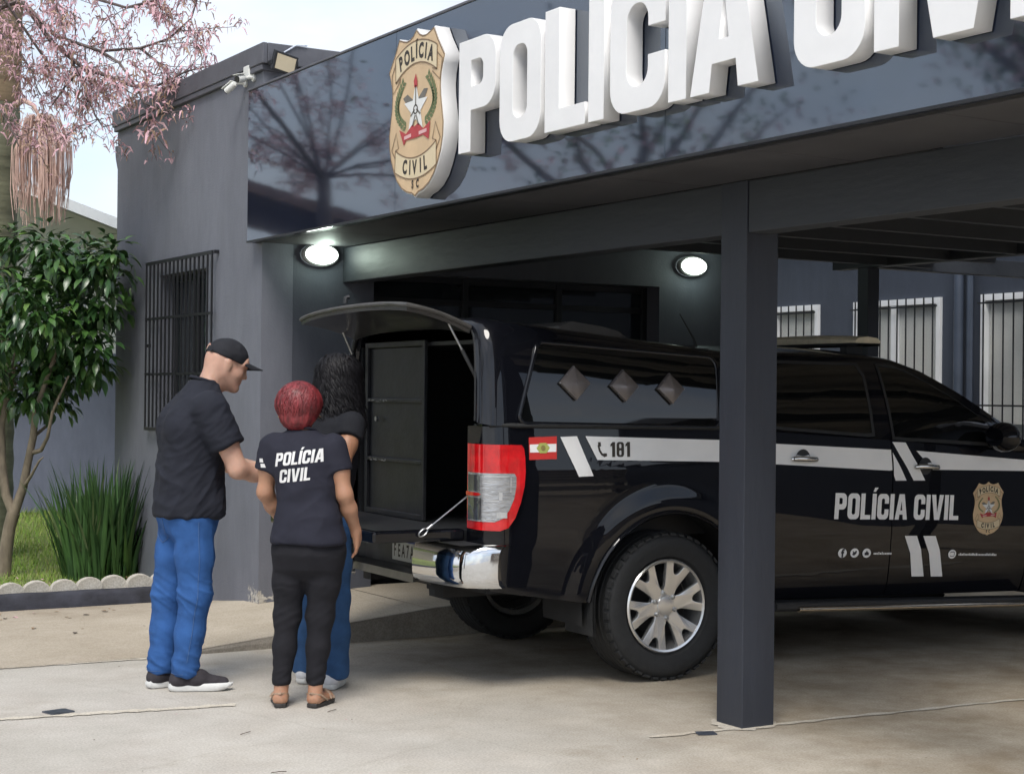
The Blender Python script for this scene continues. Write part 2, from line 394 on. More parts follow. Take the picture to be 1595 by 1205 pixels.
mp_ = MB(); random.seed(3); q_ = [(4.752+(.125+.05*random.random())*math.cos(t), 5.782+(.12+.05*random.random())*math.sin(t), .0042) for t in np.linspace(0, 2*math.pi, 26)[:-1]]; mp_.add(q_, [tuple(range(25))]); struct(mp_.build('mortar_pad', CONC_J))
pl = MB(); pl.obox((0,0,.004), (.055,.012,0), (-.012,.042,0), (0,0,.003))
tag(pl.build('ground_plate', M('plate_steel', (.10,.115,.15), .35, .6, var=.3, vscale=30), loc=(2.12, 7.49, .0)), 'small dark metal plate set in the concrete at the far left of the forecourt', 'plate', 'anchor plates in the forecourt')
pl = MB(); pl.obox((0,0,.003), (.04,-.015,0), (.012,.03,0), (0,0,.002)); 
tag(pl.build('ground_plate', MATS['plate_steel'], loc=(4.46, 5.69, .001)), 'small dark metal plate in the floor at the foot of the big column', 'plate', 'anchor plates in the forecourt')

# ================================================================== police station block
def wall_paint(name, c, chips=None):
    """rough dark paint; chips=(x,y,r,h): flaked plaster round a corner near the ground"""
    m = bpy.data.materials.new(name); m.use_nodes = True; t = m.node_tree; b = t.nodes['Principled BSDF']; b.inputs['Roughness'].default_value = .62; K = t.links.new
    b.inputs['Specular IOR Level'].default_value = .35
    tc = t.nodes.new('ShaderNodeTexCoord')
    def noise_(s, d=5, r=.6, st=None):
        n = t.nodes.new('ShaderNodeTexNoise'); n.inputs['Scale'].default_value = s; n.inputs['Detail'].default_value = d; n.inputs['Roughness'].default_value = r
        if st:
            mp = t.nodes.new('ShaderNodeMapping'); mp.inputs['Scale'].default_value = st; K(tc.outputs['Object'], mp.inputs[0]); K(mp.outputs[0], n.inputs['Vector'])
        else: K(tc.outputs['Object'], n.inputs['Vector'])
        return n.outputs['Fac']
    def ramp(src, p0, p1, a, bb):
        r = t.nodes.new('ShaderNodeValToRGB'); r.color_ramp.elements[0].position = p0; r.color_ramp.elements[1].position = p1
        r.color_ramp.elements[0].color = (*a, 1); r.color_ramp.elements[1].color = (*bb, 1); K(src, r.inputs[0]); return r.outputs[0]
    col = ramp(noise_(1.1, 6, .6, (1,1,.45)), .3, .7, [x*.80 for x in c], [x*1.14 for x in c])
    mx = t.nodes.new('ShaderNodeMix'); mx.data_type = 'RGBA'; mx.blend_type = 'MULTIPLY'; mx.inputs[0].default_value = .5
    K(col, mx.inputs[6]); K(ramp(noise_(14, 5, .7, (1,1,.3)), .3, .7, (.82,.82,.84), (1.1,1.1,1.08)), mx.inputs[7]); col = mx.outputs[2]
    if chips:
        sp = t.nodes.new('ShaderNodeVectorMath'); sp.operation = 'DISTANCE'
        mp = t.nodes.new('ShaderNodeMapping'); mp.inputs['Scale'].default_value = (1,1,chips[3]); K(tc.outputs['Object'], mp.inputs[0]); K(mp.outputs[0], sp.inputs[0]); sp.inputs[1].default_value = (chips[0], chips[1], .1*chips[3])
        ad = t.nodes.new('ShaderNodeMath'); ad.operation = 'MULTIPLY_ADD'; K(noise_(17, 6, .75), ad.inputs[0]); ad.inputs[1].default_value = -.95; K(sp.outputs['Value'], ad.inputs[2])
        lt = t.nodes.new('ShaderNodeMath'); lt.operation = 'LESS_THAN'; K(ad.outputs[0], lt.inputs[0]); lt.inputs[1].default_value = chips[2]
        m2 = t.nodes.new('ShaderNodeMix'); m2.data_type = 'RGBA'; K(lt.outputs[0], m2.inputs[0]); K(col, m2.inputs[6]); K(ramp(noise_(30), .35, .65, (.30,.27,.23), (.62,.60,.55)), m2.inputs[7]); col = m2.outputs[2]
    K(col, b.inputs['Base Color'])
    bp = t.nodes.new('ShaderNodeBump'); bp.inputs['Strength'].default_value = .3; bp.inputs['Distance'].default_value = .006; K(noise_(75, 4), bp.inputs['Height']); K(bp.outputs[0], b.inputs['Normal'])
    return m
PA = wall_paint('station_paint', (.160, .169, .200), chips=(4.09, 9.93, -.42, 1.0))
PB = wall_paint('shaded_station_paint', (.090, .097, .120))  # station paint darkened, the overhang's shade put into its colour
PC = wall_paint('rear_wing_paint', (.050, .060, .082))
TRIM = M('roof_trim', (.095, .098, .115), .55, var=.18, vscale=6, bump=.1)
BLACKM = M('black_metal', (.018, .019, .022), .42, .2, var=.2, vscale=9)
GLASS_D = M('dark_glass', (.012, .016, .02), .04, ior=1.55, var=.2, vscale=.6)
ST = empty('police_station', 'single-storey dark grey station building with barred window left of the black sign', 'building', (4.09, 9.9, 0))
def sp_(mb, name, mat, par=ST, **k):
    o = mb.build(name, mat, None, **k); o.parent = par; o.matrix_parent_inverse = Matrix.Translation(-Vector(par.location)); return o
w = MB(); X0, X1 = 4.09, 4.31                                   # front wall with the window opening
for (y0,y1,z0,z1) in ((9.9,10.91,-.05,3.56),(11.89,12.93,-.05,3.56),(10.91,11.89,-.05,1.27),(10.91,11.89,2.345,3.56)): w.box(X0,X1,y0,y1,z0,z1)
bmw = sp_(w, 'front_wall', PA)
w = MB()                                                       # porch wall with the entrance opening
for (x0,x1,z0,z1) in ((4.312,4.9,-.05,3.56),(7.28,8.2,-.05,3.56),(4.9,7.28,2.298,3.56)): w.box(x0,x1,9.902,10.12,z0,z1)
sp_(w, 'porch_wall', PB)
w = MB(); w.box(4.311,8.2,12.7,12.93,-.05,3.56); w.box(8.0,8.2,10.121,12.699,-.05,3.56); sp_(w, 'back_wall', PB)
w = MB(); w.box(4.062,8.3,9.872,12.96,3.561,3.60); w.box(4.055,4.09,9.84,12.99,3.6,3.735); w.box(4.091,8.3,9.84,9.90,3.6,3.735); w.box(4.091,8.3,12.93,12.99,3.6,3.735); w.box(8.24,8.3,9.901,12.929,3.6,3.73); w.box(4.1,8.23,9.91,12.92,3.6,3.66)
sp_(w, 'roof', TRIM, bevel=.006)
w = MB(); w.box(4.32,7.95,10.6,10.62,0,3.0); sp_(w, 'hall_back', M('hall_dark', (.02,.024,.03), .7, var=.3, vscale=2))
# rain gutter end by the left corner
w = MB(); w.prism([(-.07,-.02),(.05,-.02),(.03,-.15),(-.05,-.15)], 0, .5, lambda u,v,q: (4.14+q, 13.06+u, 3.60+v)); w.tube([(4.13,13.05,3.46),(4.13,13.03,3.36),(4.13,12.985,3.28)], .028, 8); w.tube([(4.13,12.985,3.28),(4.13,12.975,.1)], .025, 8)
sp_(w, 'gutter', TRIM)
# entrance: dark glazed doors
EN = sp_(MB().box(4.86,7.3,10.121,10.16,.17,.235), 'entrance_frame', BLACKM)
f = MB()
for x in (4.9,5.68,6.47,7.24): f.box(x,x+.045,10.06,10.119,.18,2.297)
f.box(4.946,7.239,10.07,10.118,2.10,2.14); f.box(4.946,7.239,10.07,10.118,2.25,2.296)
fr = sp_(f, 'door_frame', BLACKM, bevel=.003)
for i, (a, b_) in enumerate(((4.946,5.679),(5.726,6.469),(6.516,7.239))):
    p = MB().box(a,b_,10.085,10.095,.236,2.099); o = sp_(p, 'door_pane', GLASS_D)
    p = MB().box(a,b_,10.086,10.096,2.141,2.249); sp_(p, 'transom_pane', GLASS_D)
# front window
WN = sp_(MB().box(4.21,4.25,10.911,11.889,1.275,1.32).box(4.21,4.25,10.911,11.889,2.30,2.344).box(4.21,4.25,10.911,10.95,1.321,2.299).box(4.21,4.25,11.85,11.889,1.321,2.299).box(4.20,4.255,11.375,11.42,1.321,2.299), 'window', BLACKM)
for a, b_ in ((10.951,11.374),(11.421,11.849)):
    sp_(MB().box(4.228,4.234,a,b_,1.322,2.298), 'pane', M('window_glass', (.02,.026,.03), .02, ior=1.9))
o = sp_(MB().box(4.07,4.30,10.89,11.91,1.235,1.269), 'window_sill', TRIM, bevel=.004)
# window grille standing off the wall
GR = sp_(MB().box(4.044,4.056,10.68,12.08,2.425,2.45).box(4.044,4.056,10.68,12.08,1.18,1.205).box(4.044,4.056,10.68,12.08,2.01,2.028).box(4.044,4.056,10.68,12.08,1.595,1.613), 'window_grille', BLACKM)
for y, z in ((10.66,2.44),(12.07,2.44),(10.66,1.19),(12.07,1.19),(12.07,1.82)):
    o = MB().box(4.057,4.1,y,y+.02,z-.012,z+.012).build('bracket', BLACKM); o.parent = GR
bar_me = MB().box(-.006,.006,-.006,.006,1.206,2.424).mesh('bar'); bar_me.materials.append(BLACKM)
for i in range(17):
    o = bpy.data.objects.new('bar', bar_me); COL.objects.link(o); o.parent = GR; o.location = (4.05, 10.69+i*1.38/16, 0)
for o in list(bpy.data.objects):                                # panes belong to their window
    if o.name.startswith('pane') and o.parent == ST: o.parent = WN; o.matrix_parent_inverse = Matrix()
    if o.name.startswith(('door_pane','transom_pane')): o.parent = fr; o.matrix_parent_inverse = Matrix()

# ================================================================== rear wing behind the carport
RW = empty('rear_wing', 'blue-grey rear wing with white-framed barred windows beyond the truck', 'building', (10.8, 9, 0))
wy = [(12.05, 13.3), (10.45, 11.56), (8.75, 9.98), (7.0, 8.2), (5.2, 6.4)]; zt, zb = 2.385, 1.02
w = MB(); e = [16.5] + [v for p in wy for v in (p[1], p[0])] + [-3]
for i in range(0, len(e), 2): w.box(10.8,11.0,e[i+1],e[i],0,3.3)
for a, b_ in wy: w.box(10.8,11.0,a,b_,0,zb); w.box(10.8,11.0,a,b_,zt,3.3)
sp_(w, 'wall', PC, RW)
w = MB().box(10.55,14,-3.2,16.7,3.301,3.42); sp_(w, 'roof', TRIM, RW)
w = MB().box(11.6,11.62,-3,16.5,0,3.3); sp_(w, 'interior_wall', M('room_wall', (.55,.55,.52), .8, var=.1), RW)
WHITEF = M('white_frame', (.74,.76,.78), .4, var=.05); GLARE = M('pale_glare', (.72,.71,.67), .75, var=.08, vscale=3)
PANEW = M('wing_glass', (.35,.40,.42), .03, ior=1.6, alpha=.14)
bar2 = MB().box(-.005,.005,-.005,.005,zb,zt).mesh('bar'); bar2.materials.append(BLACKM)
for a, b_ in wy:
    f = MB().box(10.77,10.86,a,b_,zt-.055,zt).box(10.77,10.86,a,b_,zb,zb+.05).box(10.77,10.86,a,a+.05,zb+.051,zt-.056).box(10.77,10.86,b_-.05,b_,zb+.051,zt-.056).box(10.775,10.865,(a+b_)/2-.0,(a+b_)/2+.06,zb+.051,zt-.056)
    wi = sp_(f, 'window', WHITEF, RW)
    for q, (u, v) in enumerate(((a+.051,(a+b_)/2-.001),((a+b_)/2+.061,b_-.051))):
        o = MB().box(10.82,10.826,u,v,zb+.052,zt-.057).build('pane', PANEW); o.parent = wi
    o = MB().box(10.834,10.838,a+.052,b_-.052,zb+.25,zt-.06).build('glare_sheet', GLARE); o.parent = wi  # made-up pale sheet behind the glass, standing in for its bright sky reflection
    n = int((b_-a)/.105)
    for i in range(n):
        o = bpy.data.objects.new('bar', bar2); COL.objects.link(o); o.parent = wi; o.location = (10.74, a+.06+i*(b_-a-.12)/(n-1), 0)
    for z in (2.30, 1.42):
        o = MB().box(10.727,10.733,a,b_,z,z+.015).build('cross_bar', BLACKM); o.parent = wi
w = MB().tube([(10.74,10.2,0),(10.74,10.2,3.3)], .045, 10).tube([(10.74,10.07,0),(10.74,10.07,3.3)], .03, 8); sp_(w, 'drain_pipe', M('pipe_paint', (.05,.065,.095), .5, var=.2), RW, smooth=40)

# ================================================================== carport with its black glossy sign board
CP = empty('carport', 'dark timber carport on square columns carrying the glossy black sign board', 'carport', (4.74, 5.77, 0))
TIMB = M('dark_timber_paint', (.026, .030, .041), .55, var=.22, vscale=3.5, bump=.35, bscale=22, stretch=(1,1,.22), rvar=.08)
TIMBH = M('dark_beam_paint', (.029, .033, .040), .55, var=.28, vscale=2.2, bump=.3, bscale=20, stretch=(1,.25,1), rvar=.08)
def column(x, y, wd_=.183, zt_=2.446): 
    return sp_(MB().box(x,x+wd_,y,y+wd_,-.01,zt_), 'column', TIMB, CP, bevel=.004)
column(4.662, 5.690); column(4.662, 2.95); column(8.72, 9.2, .115, 2.47); column(8.72, 4.6, .115, 2.47)
sp_(MB().box(4.665,4.80,5.875,9.899,2.212,2.445), 'front_beam', TIMBH, CP, bevel=.006)
sp_(MB().box(4.668,4.80,3.135,5.688,2.212,2.445), 'front_beam', TIMBH, CP, bevel=.006)
sp_(MB().box(8.72,8.835,2.9,9.6,2.472,2.60), 'rear_beam', TIMBH, CP, bevel=.004)
sp_(MB().box(8.84,10.78,9.21,9.31,2.473,2.60), 'side_beam', TIMBH, CP, bevel=.004)
for i in range(9):
    y = 9.62 - i*.62
    sp_(MB().box(4.812,9.2,y,y+.06,2.475 if y < 9.3 else 2.61,2.60 if y < 9.3 else 2.66), 'rafter', TIMBH, CP)
rs = MB(); P_ = []
for i in range(int(5.65/.04)):
    y = 9.89 - i*.04; z = 2.668 + (.028 if (i % 5) in (1, 2) else 0); P_.append([(4.11,y,z),(9.35,y,z+.02)])
rs.grid(P_); sp_(rs, 'roof_sheet', M('roof_steel', (.56,.54,.50), .55, 0, var=.15, vscale=2), CP)
SOF = M('soffit_steel', (.050,.050,.056), .6, .0, var=.35, vscale=1.2, bump=.12, bscale=5)
for i in range(7):
    y1 = 9.985 - i*1.0
    sp_(MB().box(4.105,4.664,y1-.994,y1,2.4475,2.460), 'soffit_panel', SOF, CP, bevel=.002)
# sign board: mirror-black composite sheets with tight joints
FASC = M('gloss_black_sheet', (.010,.014,.028), .045, stint=(.80,.90,1.0), ior=2.25, var=.3, vscale=.5, bump=.10, bscale=.8)
ys = [9.985, 7.88, 5.44, 2.90]
for a, b_ in zip(ys[:-1], ys[1:]):
    sp_(MB().box(4.02,4.045,b_+.0025,a,2.447,3.43), 'sign_board_sheet', FASC, CP, bevel=.0015)
sp_(MB().box(4.046,4.10,2.91,9.98,2.4475,3.425), 'sign_board_frame', BLACKM, CP)
sp_(MB().box(4.012,4.12,2.9,9.99,3.4305,3.445), 'sign_board_cap', TRIM, CP, bevel=.003)
sp_(MB().box(4.0145,4.0195,2.9,9.985,2.4455,2.458), 'drip_edge', BLACKM, CP)
# ================================================================== raised sign letters
LET = M('white_letter', (.80,.80,.80), .38, var=.05, vscale=3, rvar=.05)
SG = empty('sign_lettering', 'big raised white block letters reading POLÍCIA CIVIL on the black sign board', 'sign', (3.97, 5.3, 2.66))
def raised(contours, y0, name='letter', zoff=0):
    me = curve_mesh(contours, .0405, .0015)
    mapped(me, lambda x, y, z: (3.9735 - z - 3.97, (y0 - x) - 5.3, y + zoff))
    bm = bmesh.new(); bm.from_mesh(me); bmesh.ops.recalc_face_normals(bm, faces=bm.faces); bm.to_mesh(me); bm.free()
    return link(name, me, LET, SG)
HL = .545
for ch, y0, wd_ in (('P',7.025,.352),('O',6.632,.362),('L',6.232,.325),('I',5.879,.116),('C',5.714,.388),('I',5.302,.116),('A',5.156,.414),('C',4.542,.366),('I',4.130,.118),('V',3.975,.41),('I',3.532,.116),('L',3.375,.32)):
    o = raised(glyph(ch, wd_, .116, HL), y0)
    if ch == 'I' and y0 == 5.879:
        me = curve_mesh([[(.01,.60),(.075,.60),(.17,.70),(.06,.70)]], .0405, .0015)
        mapped(me, lambda x, y, z: (3.9735 - z - 3.97, (5.879 - x) - 5.3, y)); link('accent', me, LET, o)

# ================================================================== police crest (used on the sign and on the truck door)
GOLD = M('crest_gold', (.62,.45,.27), .45, var=.12, vscale=5); CREAM = M('crest_cream', (.68,.57,.38), .5, var=.06); INK = M('crest_ink', (.035,.028,.022), .6, var=.1)
BROWN = M('crest_line', (.22,.15,.09), .6, var=.1); CRED = M('crest_red', (.42,.045,.05), .5, var=.15, vscale=20); CGREEN = M('crest_green', (.13,.17,.075), .6, var=.3, vscale=25)
CWHITE = M('crest_white', (.74,.75,.74), .45, var=.05); CGREY = M('crest_grey', (.16,.15,.13), .6, var=.2, vscale=20); CPINK = M('crest_pink', (.70,.42,.42), .5, var=.1)
def shield_outline(k=1.0):
    half = [(0,.446),(.035,.418),(.07,.405),(.105,.402),(.145,.41),(.193,.425),(.235,.36),(.308,.268),(.288,.225),(.272,.18),(.266,.13),(.27,.07),(.285,.0),(.300,-.075),(.296,-.14),(.276,-.21),(.246,-.268),(.206,-.325),(.15,-.37),(.09,-.395),(.035,-.405),(0,-.423)]
    pts = half + [(-x, y) for x, y in reversed(half[1:-1])]
    return [(x*k, y*k) for x, y in pts]
def quadarc(p0, pm, p1, n=14):
    return [((1-t)**2*p0[0]+2*t*(1-t)*(2*pm[0]-.5*(p0[0]+p1[0]))+t*t*p1[0], (1-t)**2*p0[1]+2*t*(1-t)*(2*pm[1]-.5*(p0[1]+p1[1]))+t*t*p1[1]) for t in [i/n for i in range(n+1)]]
def ribbon_line(pts, w):
    P = []
    for i, p in enumerate(pts):
        a = Vector(pts[max(0,i-1)]); c = Vector(pts[min(len(pts)-1,i+1)]); d = (c-a).normalized(); P.append(((p[0]-d.y*w, p[1]+d.x*w), (p[0]+d.y*w, p[1]-d.x*w)))
    return P
def crest(parent, fn, dz, small=False):
    """flat pieces of the crest; fn(s,t,d) places a point, d = height over the face in layers of dz"""
    def flat(name, polys, m, layer, par=parent):
        mes = [curve_mesh([p] if not isinstance(p[0], list) else p) for p in polys]
        mb = merge_meshes(mes)
        for me in mes: bpy.data.meshes.remove(me)
        mb.v = [fn(x, y, layer*dz) for x, y, z in mb.v]; return mb.build(name, m, par)
    def lines(name, ls, w, m, layer, par=parent):
        mb = MB()
        for l in ls:
            P = ribbon_line(l, w); mb.grid([[fn(*a, layer*dz), fn(*b, layer*dz)] for a, b in P])
        return mb.build(name, m, par)
    up = quadarc((-.228,.325),(0,.385),(.229,.327)); lo = quadarc((-.225,.198),(0,.270),(.228,.203))
    ban = flat('banner', [up + lo[::-1]], CREAM, 1)
    lines('banner_line', [up, lo, [up[0],lo[0]], [up[-1],lo[-1]], [(-.225,.30),(-.269,.241),(-.254,.144),(-.169,.205)], [(.228,.29),(.285,.249),(.26,.147),(.181,.199)], [(-.225,.198),(-.169,.215)], [(.228,.203),(.181,.215)]], .0035, BROWN, 2, ban)
    up2 = quadarc((-.221,-.159),(-.0,-.218),(.228,-.157)); lo2 = quadarc((-.227,-.273),(0,-.327),(.231,-.278))
    ban2 = flat('banner', [up2 + lo2[::-1]], CREAM, 1)
    lines('banner_line', [up2, lo2, [up2[0],lo2[0]], [up2[-1],lo2[-1]], [(-.221,-.20),(-.264,-.154),(-.214,-.065),(-.185,-.15),(-.221,-.159)], [(.228,-.20),(.271,-.148),(.218,-.062),(.188,-.145),(.228,-.157)]], .0035, BROWN, 2, ban2)
    def word(txt, xs, ts, size, angs, m=INK, sx=.72, par=parent):
        for c, x, t, a in zip(txt, xs, ts, angs):
            me = text_mesh(c, size, 0, size*.045 if not small else size*.06); ca, sa = math.cos(a), math.sin(a)
            mapped(me, lambda u, v, w: fn(x + (u*sx)*ca - v*sa, t + (u*sx)*sa + v*ca, 2*dz)); link('character', me, m, par)
    word('POLÍCIA', (-.165,-.098,-.038,.008,.057,.109,.162), (.288,.308,.319,.328,.322,.312,.292), .105, (.28,.16,.07,0,-.05,-.14,-.24), par=ban)
    word('CIVIL', (-.112,-.055,-.003,.062,.112), (-.259,-.268,-.272,-.268,-.260), .098, (-.12,-.05,0,.06,.12), par=ban2)
    word('SC', (-.024,.030), (-.357,-.357), .058, (0,0))
    # central device: star over a shadowed bird, leafy branches, red cap and ribbon
    wings = flat('bird', [[(-.14,.105),(-.09,.12),(-.03,.085),(0,.10),(.03,.085),(.09,.125),(.135,.12),(.06,.03),(-.06,.03)]], CGREY, 1)
    st = []
    for i in range(10):
        a = math.pi/2 + i*math.pi/5; r = .135 if i % 2 == 0 else .055; st.append((r*math.cos(a)+.004, .035 + r*math.sin(a)))
    sr = flat('star', [st], CWHITE, 2)
    lines('star_line', [[(0.004,.155),(0.004,.05)], [(-.05,0),(-.005,.03)], [(.058,0),(.012,.03)], [(-.03,-.055),(.0,.0)], [(.04,-.055),(.01,.0)]], .0055, CGREY, 3, sr)
    lines('star_centre', [arc(.004,.03,.022,0,360,14)], .004, INK, 3, sr)
    flat('cap', [[(.004,.215),(.022,.17),(.02,.145),(-.012,.145),(-.018,.18)]], CRED, 3)
    for s in (-1, 1):
        random.seed(5+s); br = [quadarc((s*.075,-.06),(s*.20,.04),(s*.145,.175))[i] for i in range(15)]
        lv = []
        for i in range(1, 15):
            for q in (-1, 1):
                x, y = br[i]; a = math.atan2(br[i][1]-br[i-1][1], br[i][0]-br[i-1][0]) + q*.7; ln = .042; dx, dy = math.cos(a), math.sin(a)
                lv.append([(x,y),(x+dx*ln*.5-dy*.012,y+dy*ln*.5+dx*.012),(x+dx*ln,y+dy*ln),(x+dx*ln*.5+dy*.012,y+dy*ln*.5-dx*.012)])
        flat('branch', lv[::2] if small else lv, CGREEN, 1.4 if s > 0 else 1.5)
    flat('ribbon', [[(-.176,-.055),(-.10,-.085),(-.03,-.045),(-.008,-.058),(.03,-.045),(.09,-.08),(.165,-.05),(.150,-.142),(.09,-.112),(.0,-.118),(-.10,-.118),(-.123,-.142)]], CRED, 3)
    lines('ribbon_light', [[(-.118,-.105),(-.04,-.098)]], .009, CPINK, 4); lines('ribbon_light', [[(.045,-.098),(.13,-.092)]], .009, CPINK, 4)
EM = empty('sign_crest', 'big gold and white police crest beside the raised letters on the black sign board', 'emblem', (3.93, 7.476, 2.915))
def emf(s, t, d): return (-d, -s, t)
me = curve_mesh([shield_outline(1.0)], .040, .002); mapped(me, lambda x, y, z: (.0445 - z, -x, y))
bm = bmesh.new(); bm.from_mesh(me); bmesh.ops.recalc_face_normals(bm, faces=bm.faces); bm.to_mesh(me); bm.free()
link('shield_body', me, LET, EM)
me = curve_mesh([shield_outline(.985)], .001); mapped(me, lambda x, y, z: (-.0002 - z, -x, y)); link('shield_face', me, GOLD, EM)
me = curve_mesh([shield_outline(.992), shield_outline(.972)]); mapped(me, lambda x, y, z: emf(x, y, .0022)); link('shield_edge', me, BROWN, EM)
crest(EM, lambda s, t, d: emf(s, t, d + .0015), .0012)

# ================================================================== wall lamps, cameras, floodlight
def wall_lamp(x, z, label, watts):
    e = empty('wall_lamp', label, 'lamp', (x, 9.9, z), group='oval wall lamps')
    b = MB()
    def ov(rx, rz, y): return [(rx*math.cos(t), y, rz*math.sin(t)) for t in [2*math.pi*i/28 for i in range(28)]]
    b.grid([ov(.128,.075,0), ov(.130,.077,-.02), ov(.128,.074,-.045), ov(.118,.064,-.05)]); P_ = list(zip(*[ov(.128,.075,-.0), ov(.131,.078,-.02), ov(.129,.076,-.045), ov(.117,.065,-.052)]))
    b = MB(); b.grid(P_, closed_u=True); b.build('housing', M('lamp_housing', (.30,.31,.31), .5, var=.1), e, smooth=40)
    P_ = list(zip(*[ov(.117,.065,-.050), ov(.112,.061,-.066), ov(.092,.050,-.080), ov(.055,.03,-.088), ov(.004,.002,-.090)]))
    b = MB(); b.grid(P_, closed_u=True); b.build('lens', M('lamp_lens', (.9,.95,.9), .3, emit=(.88,1.0,.90), estr=3.5), e, smooth=60)
    ld = bpy.data.lights.new('lamp_light', 'POINT'); ld.energy = watts; ld.color = (.80,1.0,.86); ld.shadow_soft_size = .05
    lo = bpy.data.objects.new('lamp_light', ld); COL.objects.link(lo); lo.parent = e; lo.location = (0, -.14, -.01)
wall_lamp(4.49, 2.386, 'lit oval wall lamp under the left end of the sign board', 1.5)
wall_lamp(7.56, 2.462, 'lit oval wall lamp right of the dark entrance, left of the big column', 1.5)
WP = M('camera_white', (.72,.73,.70), .4, var=.06); CBLK = M('camera_black', (.012,.012,.014), .2, var=.1)
def bullet(loc, aim, label, ln=.13, r=.032):
    e = empty('security_camera', label, 'camera', loc, group='security cameras at the corner')
    d = Vector(aim).normalized(); a = Vector((0,0,0))
    b = MB().tube([a, a+d*ln*.15, a+d*ln], [r*.8, r, r], 14); b.build('body', WP, e, smooth=40)
    s = d.cross(Vector((0,0,1))).normalized(); u = s.cross(d)
    MB().obox(a+d*ln*.62+u*(r+.004), d*ln*.55, s*r*1.05, u*.003).build('sun_shield', WP, e, bevel=.002)
    MB().tube([a+d*(ln+.001), a+d*(ln+.006)], r*.85, 14).build('lens', CBLK, e)
    MB().tube([a, Vector((.04,0,.01)), Vector((4.085-loc[0],0,.01))], .012, 8).tube([(4.075-loc[0],0,.01),(4.089-loc[0],0,.01)], .026, 14).build('mount', WP, e, smooth=40)
bullet((4.01, 10.20, 3.515), (-.30, .55, -.38), 'white bullet camera aimed left below the roof corner', .085, .022)
bullet((4.02, 10.06, 3.53), (-.9, -.25, -.25), 'stubby white bullet camera facing the forecourt beside the roof corner', .06, .027)
jb = MB().box(4.0,4.088,-.055,-.005,-.05,.07).box(4.0,4.088,.005,.055,-.06,.06)
jb = MB().box(-.035,.0,-.05,.05,-.04,.04); o = jb.build('junction_box', WP, bevel=.006, loc=(4.088, 10.12, 3.585)); tag(o, 'small white junction box above the two corner cameras', 'junction box')
fl = empty('floodlight', 'small square floodlight on the roof edge above the left end of the sign board', 'floodlight', (4.18, 9.78, 3.60))
ax, ay, az = Vector((.085,.01,-.015)), Vector((0,.02,.006)), Vector((.008,-.012,.062))
MB().obox((0,0,0), ax, ay, az).build('housing', BLACKM, fl, bevel=.006)
n_ = -ay.normalized(); MB().obox(n_*.0225, ax*.80, ay*.1, az*.76).build('lens', M('led_lens', (.55,.47,.33), .25, var=.1), fl)
for s in (-1, 1): MB().obox(Vector((s*.088,.02,.0)), (.003,0,0), (0,.035,0), (0,0,.012)).build('bracket', BLACKM, fl)
cb = MB().tube([(4.20,9.835,3.68),(4.28,9.83,3.735),(4.36,9.832,3.742)], .006, 6); tag(cb.build('cable', M('cable_pale', (.55,.6,.7), .5, var=.1), smooth=40), 'short pale cable over the roof edge above the floodlight', 'cable')
cb = MB().tube([(4.34,9.832,3.60),(4.325,9.83,3.545),(4.32,9.831,3.49)], .006, 6); tag(cb.build('cable', MATS['cable_pale'], smooth=40), 'short pale cable end hanging right of the floodlight', 'cable')
# ================================================================== police pickup truck
TK = empty('police_pickup', 'black police pickup with canopy, its rear hatch and tailgate open, parked under the carport', 'pickup truck', (5.142, 7.76, 0), R(-2.0))
PAINT = M('black_paint', (.0035,.004,.0065), .5, coat=1.0, crough=.018, cior=1.47, spec=.05, rvar=.05, vscale=8)
TINT = M('tinted_glass', (.004,.0045,.005), .02, ior=1.6, rvar=.01, vscale=5)
RUB = M('black_rubber', (.016,.017,.018), .72, var=.25, vscale=25, bump=.15, bscale=90)
PLAS = M('black_plastic', (.022,.023,.025), .5, var=.2, vscale=14, bump=.12, bscale=120)
CHROME = M('chrome', (.72,.73,.74), .06, 1.0, rvar=.03, vscale=6); ALLOY = M('alloy', (.80,.80,.79), .25, .85, var=.02, vscale=4)
DARKU = M('under_body', (.012,.012,.013), .8, var=.4, vscale=7); DECW = M('decal_white', (.86,.86,.85), .35, var=.04, vscale=5, coat=.4)
STEEL = M('bare_steel', (.42,.43,.44), .32, .9, var=.2, vscale=30)
AR, AZ = .487, .387
def hw(x, z):
    y = interp(z, [.30,.36,.45,.60,.66,.705,.72,.85,1.02,1.10,1.16,1.32], [.84,.862,.895,.914,.919,.923,.926,.929,.932,.931,.921,.905])
    if x < -.97: y -= .045*((-.97-x)/.10)**2
    if x > 3.2: y -= .06*((x-3.2)/.9)**2
    for wx in (0, 3.22):
        d = math.hypot(x-wx, z-AZ)
        if d < .66: y += .026*sstep(.66, .53, d)
    return y
def zt(x): return interp(x, [-1.08,.33,.6,1.1,1.53,2.55,2.8,3.4,3.9,4.1], [1.322,1.308,1.298,1.266,1.243,1.163,1.14,1.09,1.02,.95])
def zb(x):
    b = interp(x, [-1.08,-.9,-.5,.5,2.7,3.7,4.1], [.52,.49,.43,.385,.33,.36,.42])
    for wx in (0, 3.22):
        if abs(x-wx) < AR: b = max(b, AZ + math.sqrt(AR*AR-(x-wx)**2))
    return b
